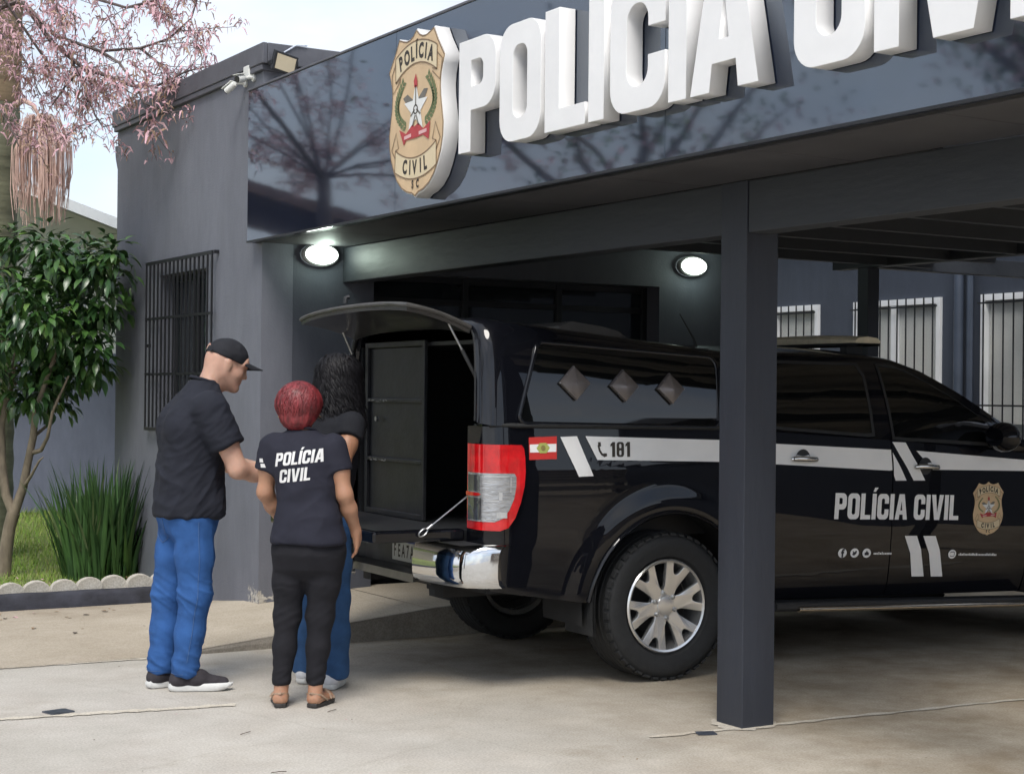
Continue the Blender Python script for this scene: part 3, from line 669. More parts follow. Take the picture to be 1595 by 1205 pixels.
def body_panel(name, x0, x1, s, m=PAINT):
    xs = sorted(set([round(v, 4) for v in np.linspace(x0, x1, max(4, int((x1-x0)/.025)))] + [v for wx in (0, 3.22) for v in (wx-AR+.0005, wx-AR+.004, wx-AR+.012, wx+AR-.0005, wx+AR-.004, wx+AR-.012) if x0 < v < x1]))
    b = MB(); rows = []
    for x in xs:
        a, c = zb(x), zt(x); col = [(x, s*(hw(x,a)-.05), a+.012), (x, s*(hw(x,a)-.004), a)]
        for k in range(1, 23): z = lerp(a, c, k/22); col.append((x, s*hw(x,z), z))
        col += [(x, s*(hw(x,c)-.012), c+.008), (x, s*(hw(x,c)-.06), c+.010)]; rows.append(col)
    b.grid(rows)
    for row in (rows[0], rows[-1]):                             # turned-in edges of the sheet
        b.grid([row, [(p[0] + (.004 if row is rows[0] else -.004), p[1]-s*.03, p[2]) for p in row]])
    return b.build(name, m, TK, smooth=38)
for s in (-1, 1):
    body_panel('bed_side', -1.075, .43, s); body_panel('rear_door', .437, 1.513, s); body_panel('front_door', 1.520, 2.585, s); body_panel('front_fender', 2.592, 4.02, s)
def cab_y(z): return .902-(z-1.27)*.45
def zr(x): return interp(x, [.44,.6,.9,1.28,1.55,1.70,1.886,2.03,2.18,2.42,2.66], [1.705,1.715,1.722,1.724,1.716,1.700,1.644,1.575,1.497,1.345,1.17])
def cab_pt(x, k, s=1, off=0):
    """k 0 belt .. 1 roof edge .. 2 roof centre"""
    b = zt(x)+.008; t = max(zr(x), b+.002); fl = sstep(1.62, 2.0, x)
    if k <= 1:
        z = lerp(b, t, k); y = lerp(hw(x, zt(x))-.012, cab_y(t), k) + .018*math.sin(math.pi*k)
    else:
        q = k-1; ye = cab_y(t); y = ye*(1-q); z = t + lerp(.062, .045, fl)*math.sin(q*math.pi/2)**.75
    return Vector((x, s*(y + off*(1 if k <= 1 else .3)), z + off*(0 if k <= 1 else 1)))
for s in (1,):
    b = MB(); rows = []
    ks = [0,.25,.5,.75,.9,.97,1,1.03,1.08,1.16,1.3,1.5,1.75,2]
    for x in np.linspace(.44, 2.64, 60):
        left = [cab_pt(x, k, -1) for k in ks]; right = [cab_pt(x, k, 1) for k in ks[::-1]][1:]; rows.append(left + right)
    b.grid(rows); b.add(rows[0], [tuple(range(len(rows[0])))])
    b.build('cab', PAINT, TK, smooth=50)
def side_glass(name, poly, s, m=TINT, off=.004, par=TK, cuts=.06, fy=None):
    me = curve_mesh([poly]); fy = fy or (lambda x, z: cab_pt(x, min(1, max(0, (z-zt(x)-.008)/(zr(x)-zt(x)-.008))), 1).y)
    mapped(me, lambda x, z, w: (x, s*(fy(x, z)+off), z), cuts); return link(name, me, m, par, smooth=60)
for s in (-1, 1):
    g1 = [(.50,1.345),(.56,1.655),(.62,1.668),(1.40,1.664),(1.425,1.60),(1.39,1.285),(1.34,1.281),(.76,1.318)]
    g2 = [(1.575,1.662),(1.70,1.652),(1.80,1.620),(2.05,1.500),(2.25,1.375),(2.335,1.300),(2.30,1.226),(1.555,1.262)]
    for q in (g1, g2):
        w = side_glass('side_window', q, s)
        cx = sum(p[0] for p in q)/len(q); cz = sum(p[1] for p in q)/len(q)
        big = [(cx+(p[0]-cx)*1.05, cz+(p[1]-cz)*1.10) for p in q]; me = curve_mesh([big, q])
        fy = lambda x, z: cab_pt(x, min(1, max(0, (z-zt(x)-.008)/(max(.02, zr(x)-zt(x)-.008)))), 1).y
        mapped(me, lambda x, z, ww: (x, s*(fy(x, z)+.0055), z), .06); link('seal', me, RUB, w)
b = MB(); b.grid([[cab_pt(x, k, -1, .004) for k in (1.12,1.3,1.6,2)] + [cab_pt(x, k, 1, .004) for k in (1.6,1.3,1.12)] for x in np.linspace(1.86, 2.52, 12)]); b.build('windscreen', TINT, TK, smooth=60)
# bonnet and nose
b = MB(); rows = []
for x in np.linspace(2.60, 4.08, 16):
    e = hw(x, zt(x))-.02; rows.append([(x, y*e, zt(x) + .012 + .05*(1-abs(y)**3)*sstep(4.12, 3.8, x)) for y in np.linspace(-1, 1, 15)])
b.grid(rows); b.build('bonnet', PAINT, TK, smooth=50)
b = MB(); ys_ = np.linspace(-.86, .86, 21)
b.grid([[(4.02+.16*(1-(abs(y)/.86)**3)+o, y, z) for z, o in ((.40,-.05),(.46,.02),(.60,.05),(.72,.04),(.80,0))] for y in ys_]); b.build('front_bumper', PAINT, TK, smooth=60)
b = MB(); b.grid([[(4.02+.13*(1-(abs(y)/.86)**3)+o, y, z) for z, o in ((.79,0),(.86,.03),(.93,.03),(.99,0))] for y in np.linspace(-.5, .5, 11)]); b.build('grille', CHROME, TK, smooth=60)
for s in (-1, 1):
    b = MB(); b.grid([[(4.02+.13*(1-(abs(y)/.86)**3)+o, y, z) for z, o in ((.80,0),(.86,.02),(.93,.02),(.98,0))] for y in np.linspace(s*.51, s*.85, 6)]); b.build('headlight', M('headlight_lens', (.6,.62,.64), .08, var=.2, vscale=12), TK, smooth=60)
# canopy over the bed
CPROF = [(.905,0),(.899,.10),(.888,.25),(.874,.42),(.857,.60),(.838,.74),(.815,.85),(.780,.925),(.73,.965),(.65,.985),(.45,.997),(.2,1.0),(0,1.0)]
def cz(x): return 1.868-.0885*(x+.97)
def can_y(x, z):
    k = (z-1.325)/(cz(x)-1.325); return interp(k, [p[1] for p in CPROF[:9]], [p[0] for p in CPROF[:9]])
def ring(x, k=1.0, dz=0.0, lean=.035):
    c = 1.56; r = [(x + lean*p[1], -p[0], 1.325+(cz(x)-1.325)*p[1]) for p in CPROF] + [(x + lean*p[1], p[0], 1.325+(cz(x)-1.325)*p[1]) for p in CPROF[::-1][1:]]
    return [(q[0], q[1]*k, (q[2]-c)*k + c + dz) for q in r]
b = MB(); st_ = [ring(x, 1, 0, .035*sstep(.2,-.9,x)) for x in np.linspace(.425, -1.02, 26)] + [ring(-1.035,.997), ring(-1.062,.984), ring(-1.085,.962), ring(-1.098,.935), ring(-1.10,.912), ring(-1.088,.898), ring(-1.03,.892)]
b.grid(st_); b.add(st_[0], [tuple(range(len(st_[0])))]); CAN = b.build('canopy', PAINT, TK, smooth=50)
b = MB(); b.tube([(q[0]-.004, q[1], q[2]) for q in ring(-1.088,.903)], .011, 8); b.build('hatch_seal', RUB, CAN, smooth=60)
for s in (-1, 1):
    b = MB().tube([(x, s*(hw(x,1.31)+.004), zt(x)+.006) for x in np.linspace(-1.05,.42,12)], .012, 8); b.build('canopy_rail', RUB, CAN, smooth=60)
    q = [(-.885,1.385)] + arc(-.845,1.385,.04,180,270,5)[1:] + arc(.265,1.385-.012,.045,275,345,5) + arc(.285,1.63,.05,-10,80,6) + arc(-.72,1.685,.045,85,165,6)
    w = side_glass('canopy_window', q, s, TINT, .004, TK, .05, can_y)
    def fr_pt(p, e=0): return (p[0], s*(can_y(*p)+.004+e), p[1])
    b = MB(); big = [(-.3+(p[0]+.3)*1.018, 1.53+(p[1]-1.53)*1.06) for p in q]; b.tube([fr_pt(p) for p in big+big[:2]], .013, 8, caps=False); b.build('window_frame', PAINT, w, smooth=60)
    if s < 0:
        for (dx, dz, a) in ((-.566,1.540,.092),(-.270,1.530,.088),(.020,1.518,.086)):
            b = MB(); fnc = lambda u, v, e: (dx+u, -(can_y(dx+u, dz+v)+.006+e), dz+v)
            lay = [(1.0,0),(1.0,.012),(.93,.020),(.5,.030),(.02,.034)]
            P_ = []
            for sc, e in lay: P_.append([fnc(a*sc*c_, a*.95*sc*s_, e) for c_, s_ in ((0,1),(.5,.5),(1,0),(.5,-.5),(0,-1),(-.5,-.5),(-1,0),(-.5,.5),(0,1))])
            b.grid(P_); d = b.build('vent_plate', M('vent_plate', (.20,.18,.175), .3, .5, var=.15, vscale=20), w, smooth=35)
            for c_, s_ in ((0,1),(.5,.5),(1,0),(.5,-.5),(0,-1),(-.5,-.5),(-1,0),(-.5,.5)):
                MB().tube([fnc(a*.95*c_, a*.9*s_, .010), fnc(a*.95*c_, a*.9*s_, .017)], [.0045,.003], 6).build('rivet', STEEL, w)
b = MB(); P_ = []
for x, h_ in ((-.30,.0),(-.28,.05),(-.20,.085),(.0,.08),(.10,.068),(.16,.04),(.18,0)):
    P_.append([(x, y, cz(x)+.0+h_*(1 if abs(y) < .25 else 0)) for y in (-.27,-.249,-.15,0,.15,.249,.27)])
b.grid(P_); b.build('roof_vent', M('vent_grey', (.16,.155,.15), .2, .3, var=.2, vscale=6), TK, smooth=40)
MB().tube([(.455,-.5,1.755),(.44,-.5,1.80),(.345,-.5,1.935)], [.012,.006,.003], 8).build('antenna', RUB, TK, smooth=40)
# light bar on the cab roof
b = MB(); P_ = []
for y in np.linspace(-.60, .60, 25):
    o = .03*(abs(y)/.6)**3; P_.append([(1.50+o,y,1.786),(1.495+o,y,1.80),(1.745-o,y,1.80),(1.74-o,y,1.786)])
b.grid(P_); b.build('light_bar_base', PLAS, TK, smooth=40)
for i in range(6):
    b = MB(); P_ = []
    for y in np.linspace(-.60+i*.2+.002, -.60+(i+1)*.2-.002, 6):
        o = .03*(abs(y)/.6)**3; e = .02*(abs(y)/.6)**2; P_.append([(1.50+o,y,1.802),(1.495+o,y,1.835-e),(1.52+o,y,1.852-e),(1.62,y,1.860-e),(1.72-o,y,1.852-e),(1.745-o,y,1.835-e),(1.74-o,y,1.802)])
    b.grid(P_); b.add(P_[0], [tuple(range(7))]); b.add(P_[-1], [tuple(range(7))]); b.build('light_bar_lens', M('bar_lens', (.66,.60,.46), .16, var=.12, vscale=20), TK, smooth=40)
for y in (-.45,.45): MB().box(1.56,1.68,y-.03,y+.03,1.735,1.787).build('light_bar_foot', PLAS, TK)
# hatch lid, struts
b = MB(); P_ = []
for v in np.linspace(0, 1, 9):
    row = []
    for u in np.linspace(-1, 1, 17):
        wv = .715 - .02*v; crown = .022*(1-u**4)*(1-.4*v) + .014*math.sin(math.pi*v); row.append((-1.072 - .372*v + .03*(u*u)*v, u*wv, 1.836 + .090*v - .012*(u*u) + crown - .012*u*v))
    P_.append(row)
b.grid(P_); b.grid([[(p[0]+.0, p[1]*.985, p[2]-.042) for p in row] for row in P_])
rim = [P_[0][i] for i in range(17)] + [P_[j][16] for j in range(1,9)] + [P_[8][i] for i in range(15,-1,-1)] + [P_[j][0] for j in range(7,0,-1)]
b.grid([[p, (p[0], p[1]*.985, p[2]-.042)] for p in rim + rim[:1]])
HT = b.build('hatch', M('hatch_liner', (.018,.018,.02), .38, coat=.6, crough=.1, var=.25, vscale=9, bump=.15, bscale=30), TK, smooth=45)
b = MB().tube([(p[0], p[1], p[2]-.012) for p in rim + rim[:1]], .012, 6, caps=False); b.build('hatch_rim', M('rim_rubber', (.06,.058,.055), .45, var=.3, vscale=20), HT, smooth=60)
MB().tube([(-1.23,-.42,1.895),(-1.23,-.42,1.872)], [.035,.03], 14).tube([(-1.23,-.42,1.872),(-1.23,-.42,1.862)], [.02,.012], 10).build('hatch_lock', M('brass', (.30,.18,.09), .35, .7, var=.3, vscale=30), HT, smooth=40)
MB().tube([(-1.40,.10,1.955),(-1.40,.10,1.985),(-1.38,.10,1.99)], .012, 8).build('hatch_handle', PLAS, HT, smooth=40)
for s in (-1, 1):
    a, c = Vector((-1.175, s*.665, 1.835)), Vector((-1.02, s*.70, 1.545))
    MB().tube([a, lerp(a, c, .48)], .006, 8).build('strut_rod', STEEL, TK, smooth=60); MB().tube([lerp(a, c, .46), c], .010, 8).build('strut_cylinder', PLAS, TK, smooth=60)
# bed interior: dark lining, prisoner cell with one leaf of its door shut
LIN = M('cell_lining', (.010,.011,.013), .55, var=.4, vscale=6, bump=.2, bscale=25); CELL = M('cell_steel', (.020,.021,.024), .42, .3, var=.4, vscale=8, bump=.1, bscale=40)
b = MB(); b.box(-1.06,.36,-.70,.70,.74,.795); b.build('bed_floor', LIN, TK)
for s in (-1, 1):
    MB().box(-1.04,.36,min(s*.70,s*.73),max(s*.70,s*.73),.74,1.33).box(-1.02,.36,min(s*.72,s*.75),max(s*.72,s*.75),1.331,1.74).build('bed_lining', LIN, TK)
    b = MB(); b.grid([[(-1.078, s*y, z) for z in np.linspace(.53,1.322,8)] for y in (.705,.74,.80,.86)] + [[(-1.070, s*hw(-1.07,z)*.997, z) for z in np.linspace(.53,1.322,8)]]); b.build('rear_pillar', PAINT, TK, smooth=50)
MB().box(.30,.36,-.72,.72,.796,1.70).build('cell_front', LIN, TK); MB().box(-1.0,.30,-.71,.71,1.735,1.755).build('cell_roof', LIN, TK)
cd = MB().box(-1.010,-1.0,-.085,.655,.80,1.73).build('cell_door', CELL, TK)
for (y0,y1,z0,z1) in ((.625,.66,.80,1.765),(-.11,-.08,.80,1.765),(-.08,.625,1.735,1.765),(-.08,.625,.80,.83),(-.08,.625,1.43,1.45),(-.08,.625,1.10,1.12)):
    MB().box(-1.032,-1.011,y0,y1,z0,z1).build('door_rail', CELL, cd, bevel=.003)
for z, ln in ((1.437,.26),(1.106,.24)): 
    b = MB(); random.seed(int(z*100)); 
    for i in range(16): y = .60-ln*random.random(); b.obox((-1.0335,y,z+random.uniform(-.006,.006)), (.0008,0,0), (0,random.uniform(.004,.014),0), (0,0,random.uniform(.001,.003)))
    b.build('paint_wear', M('worn_paint', (.20,.20,.20), .5, var=.3), cd)['kind'] = 'stuff'
MB().tube([(-1.034,.47,1.335),(-1.05,.47,1.335)], .014, 10).build('door_latch', STEEL, cd)
MB().box(-1.008,-.985,-.705,-.68,.80,1.73).build('cell_post', CELL, TK)
# tailgate, lowered
b = MB(); b.box(-1.585,-1.085,-.70,.70,.748,.806); TG = b.build('tailgate', PAINT, TK, bevel=.012)
b = MB().box(-1.565,-1.105,-.67,.67,.8065,.811); b.build('tailgate_liner', LIN, TG, bevel=.003)
random.seed(8); b = MB()
for i in range(40): b.obox((-1.5866, random.uniform(-.55,.45), random.uniform(.765,.795)), (.0008,0,0), (0,random.uniform(.003,.02),0), (0,0,random.uniform(.001,.004)))
b.build('scuff_mark', M('worn_edge', (.26,.26,.26), .5, var=.3), TG)['kind'] = 'stuff'
for s in (-1, 1):
    a, c = Vector((-1.06, s*.715, .985)), Vector((-1.30, s*.715, .815))
    MB().tube([a, c], .0045, 8).build('tailgate_cable', STEEL, TK); b = MB(); d = (c-a).normalized(); n_ = Vector((d.z,0,-d.x))
    b.tube([c + d*.03 + (d*.028*math.cos(t) + n_*.014*math.sin(t)) for t in np.linspace(0, 2*math.pi, 15)], .0045, 6, caps=False); b.tube([c-d*.03, c+d*.006], .008, 8); b.build('cable_eye', STEEL, TK, smooth=60)
# rear bumper
def bx_(y): return -1.0*interp(abs(y), [0,.40,.6,.75,.85,.90,.925,.935], [1.232,1.232,1.226,1.208,1.172,1.12,1.06,1.02])
BP = [(.530,.02),(.545,.004),(.58,-.004),(.64,-.004),(.69,.002),(.715,.010),(.735,.03),(.742,.07)]
def bump_pt(y, z, o): return (bx_(y)+o, y, z + .010*(abs(y) > 2))
for s in (-1, 1):
    yy = [s*v for v in (.405,.41,.45,.55,.65,.72,.78,.82,.85,.875,.895,.91,.92,.928,.935)]
    b = MB(); P_ = [[(bx_(y)+o + (.03 if abs(y) < .407 else 0), y, z) for z, o in BP] for y in yy]; b.grid(P_); b.grid([[p, (p[0]+.10, p[1], p[2])] for p in P_[0]]); b.grid([[p, (p[0]+.05, p[1]-s*.04, p[2])] for p in P_[-1]]); b.build('bumper_corner', CHROME, TK, smooth=50)
b = MB(); b.grid([[(-1.225+o, y, z) for z, o in ((.50,.05),(.512,.0),(.555,.0),(.568,.03),(.57,.09))] for y in np.linspace(-.40,.40,8)]); b.build('bumper_step', M('step_grey', (.22,.21,.20), .38, .4, var=.2, vscale=10), TK, smooth=40)
MB().box(-1.13,-1.09,-.42,.42,.50,.74).build('bumper_recess', PLAS, TK); MB().box(-1.215,-1.09,-.90,.90,.7425,.7465).build('step_pad', PLAS, TK)
pt = MB().box(-1.142,-1.136,-.37,.03,.592,.722).build('licence_plate', M('plate_white', (.60,.61,.60), .4, var=.05), TK)
MB().box(-1.1435,-1.1425,-.37,.03,.692,.722).build('plate_band', M('plate_blue', (.02,.05,.30), .4, var=.1), pt)
for i, c_ in enumerate('FEA7A'):
    me = text_mesh(c_, .095, 0, .002); mapped(me, lambda u, v, w: (-1.1432, -(u*.62) - .005 - i*.052, .642+v)); link('character', me, INK, pt)
MB().tube([(-1.235,.32,.50),(-1.26,.32,.50),(-1.26,.32,.53)], .016, 10).lathe([(.001,.055),(.018,.05),(.026,.03),(.018,.01),(.012,0)], 14, 'z', (-1.26,.32,.53)).build('tow_ball', CHROME, TK, smooth=50)
# tail lights
TLP = [(-1.092,-.752),(-1.096,-.81),(-1.094,-.855),(-1.078,-.893),(-1.05,-.918),(-1.0,-.936),(-.94,-.944),(-.885,-.946)]
TLS = [0]
for i in range(1, len(TLP)): TLS.append(TLS[-1] + math.hypot(TLP[i][0]-TLP[i-1][0], TLP[i][1]-TLP[i-1][1]))
def tl(s_, z, e, side): 
    x = interp(s_, TLS, [p[0] for p in TLP]); y = interp(s_, TLS, [p[1] for p in TLP]); n = Vector((-1,0)).lerp(Vector((0,-1)), sstep(.10,.24,s_)).normalized()
    return (x+n.x*e, -side*(y+n.y*e), z)
TE = TLS[-1]
def tpoly(poly, name, m, e, side, par): 
    me = curve_mesh([poly]); mapped(me, lambda u, v, w: tl(u, v, e, side), .022); return link(name, me, m, par, smooth=60)
RLENS = M('red_lens', (.52,.008,.012), .08, coat=1, var=.35, vscale=14, emit=(.6,.01,.01), estr=.0); CLENS = M('clear_lens', (.42,.43,.44), .14, .6, var=.3, vscale=16, stretch=(1,1,5), coat=1, bump=.5, bscale=22)
BULB = M('lamp_reflector', (.20,.21,.23), .12, .8, var=.3, vscale=20)
for s in (-1, 1):
    outl = [(0,.818),(TE*.62,.812),(TE*.74,.826),(TE*.84,.872),(TE*.93,.95),(TE*.985,1.03),(TE,1.10),(TE*.99,1.17),(TE*.97,1.215),(TE*.93,1.232),(0,1.236)]
    b = tpoly(outl, 'tail_light', RLENS, .010, s, TK)
    mb = MB(); q = outl + outl[:1]; mb.grid([[tl(p[0],p[1],.010,s), tl(p[0],p[1],-.02,s)] for p in q]); mb.build('lamp_edge', RLENS, b, smooth=40)
    tpoly([(.012,.858),(TE*.55,.856),(TE*.66,.874),(TE*.75,.915),(TE*.82,.970),(TE*.85,1.03),(TE*.85,1.075),(TE*.82,1.092),(.012,1.096)], 'clear_lens', CLENS, .0125, s, b)
    tpoly([(.02,1.005),(.125,1.005),(.125,1.085),(.02,1.085)], 'reflector', BULB, .0150, s, b); tpoly([(.02,.866),(.135,.866),(.135,.972),(.02,.972)], 'reflector', BULB, .0150, s, b)
    tpoly([(0,.98),(.12,.983),(.135,.990),(.12,.997),(0,1.0)], 'red_bar', RLENS, .0165, s, b)
    for (u0,v0,u1,v1) in ((.15,1.075,.26,1.082),(.265,1.0,.27,1.075),(.15,.955,.21,.961),(.21,.962,.225,1.0),(.16,.868,.19,.873),(.20,.875,.25,.905)):
        tpoly([(u0,v0),(max(u1,u0+.006),v0),(max(u1,u0+.006),v1),(u0,v1)], 'lens_facet', M('lens_facet', (.50,.51,.52), .15, .3, var=.2, vscale=30), .0150, s, b)
# wheels
def wheel(x, y, s):
    e = bpy.data.objects.new('wheel', None); COL.objects.link(e); e.parent = TK; e.location = (x, y, .387); e.rotation_euler = (0, .35, 0); e.empty_display_size = .1
    pr = [(.245,-.095),(.262,-.122),(.30,-.131),(.335,-.133),(.352,-.128),(.372,-.117),(.384,-.098)]
    tr = []
    for a in np.linspace(-.085,.085,5): tr += [(.387,a-.016),(.387,a+.014),(.379,a+.016),(.379,a+.0195)]
    pr = pr + tr[:-2] + [(r,-a) for r, a in pr[::-1]]
    MB().lathe(pr, 56, 'y').build('tyre', RUB, e, smooth=32)
    b = MB()
    for k in range(44):                                          # shoulder lugs
        t = 2*math.pi*k/44
        for q in (-1, 1):
            c = Vector((math.cos(t)*.378, q*.118, math.sin(t)*.378)); rd = Vector((math.cos(t),0,math.sin(t))); tg = Vector((-math.sin(t),0,math.cos(t))); b.obox(c, tg*.017, Vector((0,q,0))*.012 + rd*-.004, rd*.006)
    b.build('tread_lug', RUB, e)['kind'] = 'stuff'
    o = s                                                        # outward side
    MB().lathe([(.246,o*.110),(.238,o*.117),(.228,o*.112),(.222,o*.09),(.212,o*.03),(.212,-o*.09),(.24,-o*.10)], 48, 'y').build('rim', ALLOY, e, smooth=30)
    MB().lathe([(.001,o*.0),(.16,o*.0),(.165,-o*.03),(.21,-o*.03)], 40, 'y').build('brake_disc', DARKU, e, smooth=30)
    sp = [(.045,-.034),(.10,-.035),(.14,-.048),(.225,-.080),(.2285,-.040),(.182,-.020),(.170,-.008),(.170,.008),(.182,.020),(.2285,.040),(.225,.080),(.14,.048),(.10,.035),(.045,.034)]
    me0 = curve_mesh([sp], .011, .0025)
    for k in range(6):
        t = math.pi/6 + k*math.pi/3; me = me0.copy(); ca, sa = math.cos(t), math.sin(t)
        mapped(me, lambda u, v, w: (u*ca-v*sa, o*(.078 + w + .020*(u/.23)**2), u*sa+v*ca)); bm = bmesh.new(); bm.from_mesh(me); bmesh.ops.recalc_face_normals(bm, faces=bm.faces); bm.to_mesh(me); bm.free(); link('spoke', me, ALLOY, e, smooth=30)
    bpy.data.meshes.remove(me0)
    MB().lathe([(.085,o*.06),(.084,o*.088),(.078,o*.092),(.05,o*.094),(.047,o*.100),(.03,o*.103),(.001,o*.103)], 36, 'y').build('hub', ALLOY, e, smooth=35)
    for k in range(6):
        t = k*math.pi/3; MB().lathe([(.012,o*.088),(.012,o*.10),(.008,o*.106),(.001,o*.106)], 8, 'y', (math.cos(t)*.066, 0, math.sin(t)*.066)).build('lug_nut', STEEL, e, smooth=40)
for x in (0, 3.22):
    for s in (-1, 1):
        wheel(x, s*.79, s)
        b = MB(); P_ = []
        for t in np.linspace(-.15, math.pi+.15, 20): P_.append([(x+math.cos(t)*.515, s*yy_, AZ+math.sin(t)*.515) for yy_ in (.50,.70,.89)])
        b.grid(P_); b.add([(x+math.cos(t)*.52, s*.50, AZ+math.sin(t)*.52) for t in np.linspace(-.15, math.pi+.15, 20)], [tuple(range(20))]); b.build('wheel_liner', DARKU, TK, smooth=60)
    if x == 0:
        for s in (-1, 1):
            b = MB(); b.grid([[(-.455+.03*k-.02*math.sin(k*3), s*yy_, lerp(.26,.66,k)) for k in np.linspace(0,1,6)] for yy_ in (.66,.78,.90,.935)]); b.grid([[(-.47+.03*k-.02*math.sin(k*3), s*yy_, lerp(.26,.66,k)) for k in np.linspace(0,1,6)] for yy_ in (.66,.78,.90,.935)]); b.build('mud_flap', RUB, TK, smooth=40)
# arch lips
for wx in (0, 3.22):
    for s in (-1, 1):
        b = MB().tube([(wx+math.cos(t)*(AR+.004), s*(hw(wx+math.cos(t)*AR, AZ+math.sin(t)*AR)+.001), AZ+math.sin(t)*(AR+.004)) for t in np.linspace(.10, math.pi-.10, 28)], .012, 6); b.build('arch_lip', PAINT, TK, smooth=60)
# underside
MB().box(.55,2.65,-.80,.80,.34,.50).box(-.95,.5,-.48,.48,.45,.70).box(2.7,3.9,-.48,.48,.36,.7).build('floor_pan', DARKU, TK)
for s in (-1, 1): MB().box(-1.1,3.9,min(s*.40,s*.50),max(s*.40,s*.50),.44,.60).build('frame_rail', DARKU, TK)
MB().tube([(0,-.68,.387),(0,.68,.387)], .045, 10).lathe([(.001,-.11),(.10,-.09),(.15,0),(.10,.09),(.001,.11)], 16, 'x', (0,0,.387)).build('rear_axle', DARKU, TK, smooth=50)
MB().lathe([(.15,.52),(.20,.50),(.33,.50),(.35,.53),(.35,.66),(.33,.69),(.2,.69)], 32, 'z', (-.72,0,0)).build('spare_tyre', RUB, TK, smooth=50)
MB().tube([(.6,.45,.42),(-.5,.52,.45),(-1.05,.55,.46)], .03, 8).build('exhaust', STEEL, TK, smooth=50)
MB().box(-1.06,-.5,-.88,-.70,.50,.56).box(-1.06,-.5,.70,.88,.50,.56).build('rear_valance', DARKU, TK)
# side steps, handles, mirrors
for s in (-1, 1):
    b = MB(); P_ = []
    for x in np.linspace(.66, 2.62, 12): zz = .352-.036*(x-.836); P_.append([(x, s*.86, zz+.02),(x, s*.975, zz+.02),(x, s*.985, zz+.01),(x, s*.985, zz-.015),(x, s*.97, zz-.03),(x, s*.86, zz-.03)])
    b.grid(P_); b.add(P_[0], [tuple(range(6))]); b.add(P_[-1], [tuple(range(6))]); b.build('side_step', PLAS, TK, smooth=30)
    b = MB(); b.tube([(x, s*.990, .334-.036*(x-.836)) for x in np.linspace(.80, 2.53, 10)], .016, 8); b.build('step_trim', M('step_trim', (.62,.55,.45), .18, 1.0, rvar=.08, vscale=9), TK, smooth=60)
    for hx, hz in ((.80,1.148),(1.685,1.095)):
        yb = hw(hx, hz)
        MB().lathe([(.001,.0),(.045,.001),(.05,.0)], 20, 'y', (hx+.075, s*(yb+.002), hz)).build('handle_recess', PLAS, TK)
        b = MB(); b.tube([(hx-.005, s*(yb+.01), hz-.003), (hx+.01, s*(yb+.032), hz), (hx+.14, s*(yb+.034), hz-.004), (hx+.165, s*(yb+.012), hz-.008)], [.012,.0145,.0145,.012], 10); b.build('door_handle', CHROME, TK, smooth=60)
    b = MB(); P_ = []
    for k in range(9):
        t = k/8; x = 2.20+.15*t; sc = math.sin(math.pi*(.12+.80*t))**.5; P_.append([(x, s*(1.03+.115*math.cos(a)*sc), 1.262+.088*math.sin(a)*sc) for a in np.linspace(0, 2*math.pi, 17)])
    b.grid(P_); b.add(P_[0], [tuple(range(16))]); b.build('mirror_shell', PAINT, TK, smooth=50); MB().obox((2.31,s*.92,1.215), (.03,0,0), (0,.05,0), (0,0,.02)).build('mirror_arm', PLAS, TK, bevel=.006)
# ------------------------------------------------------------------ livery (near side)
def dec(name, contours, m, e=.0035, cuts=.05, par=TK):
    me = curve_mesh(contours); mapped(me, lambda x, z, w: (x, -(hw(x, z)+e), z), cuts); return link(name, me, m, par, smooth=60)
dec('stripe_slash', [[(-.664,1.270),(-.566,1.273),(-.478,1.072),(-.565,1.070)]], DECW)
sb_ = dec('side_stripe', [[(-.516,1.273),(.335,1.250),(.430,1.2455),(.430,1.130),(.326,1.135),(-.451,1.153)]], DECW)
dec('side_stripe', [[(.437,1.245),(.72,1.227),(1.510,1.190),(1.510,1.075),(1.49,1.073),(.71,1.117),(.437,1.1297)]], DECW)
dec('stripe_slash', [[(1.5215,1.175),(1.616,1.015),(1.534,1.016),(1.5215,1.045)]], DECW); dec('stripe_slash', [[(1.5235,1.234),(1.623,1.230),(1.757,1.013),(1.669,1.014)]], DECW)
dec('side_stripe', [[(1.700,1.183),(2.583,1.120),(2.583,1.056),(1.815,1.074)]], DECW); dec('side_stripe', [[(2.594,1.119),(3.5,1.05),(2.594,1.055)]], DECW)
dec('door_bar', [[(1.615,.701),(1.707,.698),(1.745,.62),(1.785,.461),(1.692,.465),(1.665,.60)]], DECW); dec('door_bar', [[(1.756,.696),(1.85,.693),(1.89,.61),(1.93,.454),(1.84,.458),(1.81,.59)]], DECW)
fg = dec('flag_decal', [[(-.846,1.268),(-.684,1.273),(-.689,1.160),(-.848,1.157)]], M('flag_red', (.55,.035,.03), .4, var=.08), .0032)
dec('flag_band', [[(-.842,1.233),(-.689,1.236),(-.691,1.196),(-.843,1.193)]], DECW, .0042, par=fg)
dec('flag_lozenge', [[(-.805,1.214),(-.786,1.240),(-.748,1.241),(-.728,1.216),(-.748,1.190),(-.786,1.189)]], M('flag_green', (.40,.44,.12), .4, var=.1), .0052, par=fg)
dec('flag_arms', [arc(-.767,1.215,.014,0,360,12)], M('flag_arms', (.26,.22,.07), .5, var=.3, vscale=60), .0062, par=fg)
SPS = [('1',.028),('8',.045),('1',.028)]; xx = -.372
for c_, wd_ in SPS:
    q = glyph(c_, wd_, .016, .076); me = curve_mesh(q); mapped(me, lambda u, v, w: (xx+u+v*.04, -(hw(xx+u, 1.167+v)+.0055), 1.167+v)); link('digit', me, INK, sb_); xx += wd_+.009
hs = ribbon_line([(-.436,1.240),(-.441,1.222),(-.436,1.200),(-.424,1.182),(-.405,1.172)], .006)
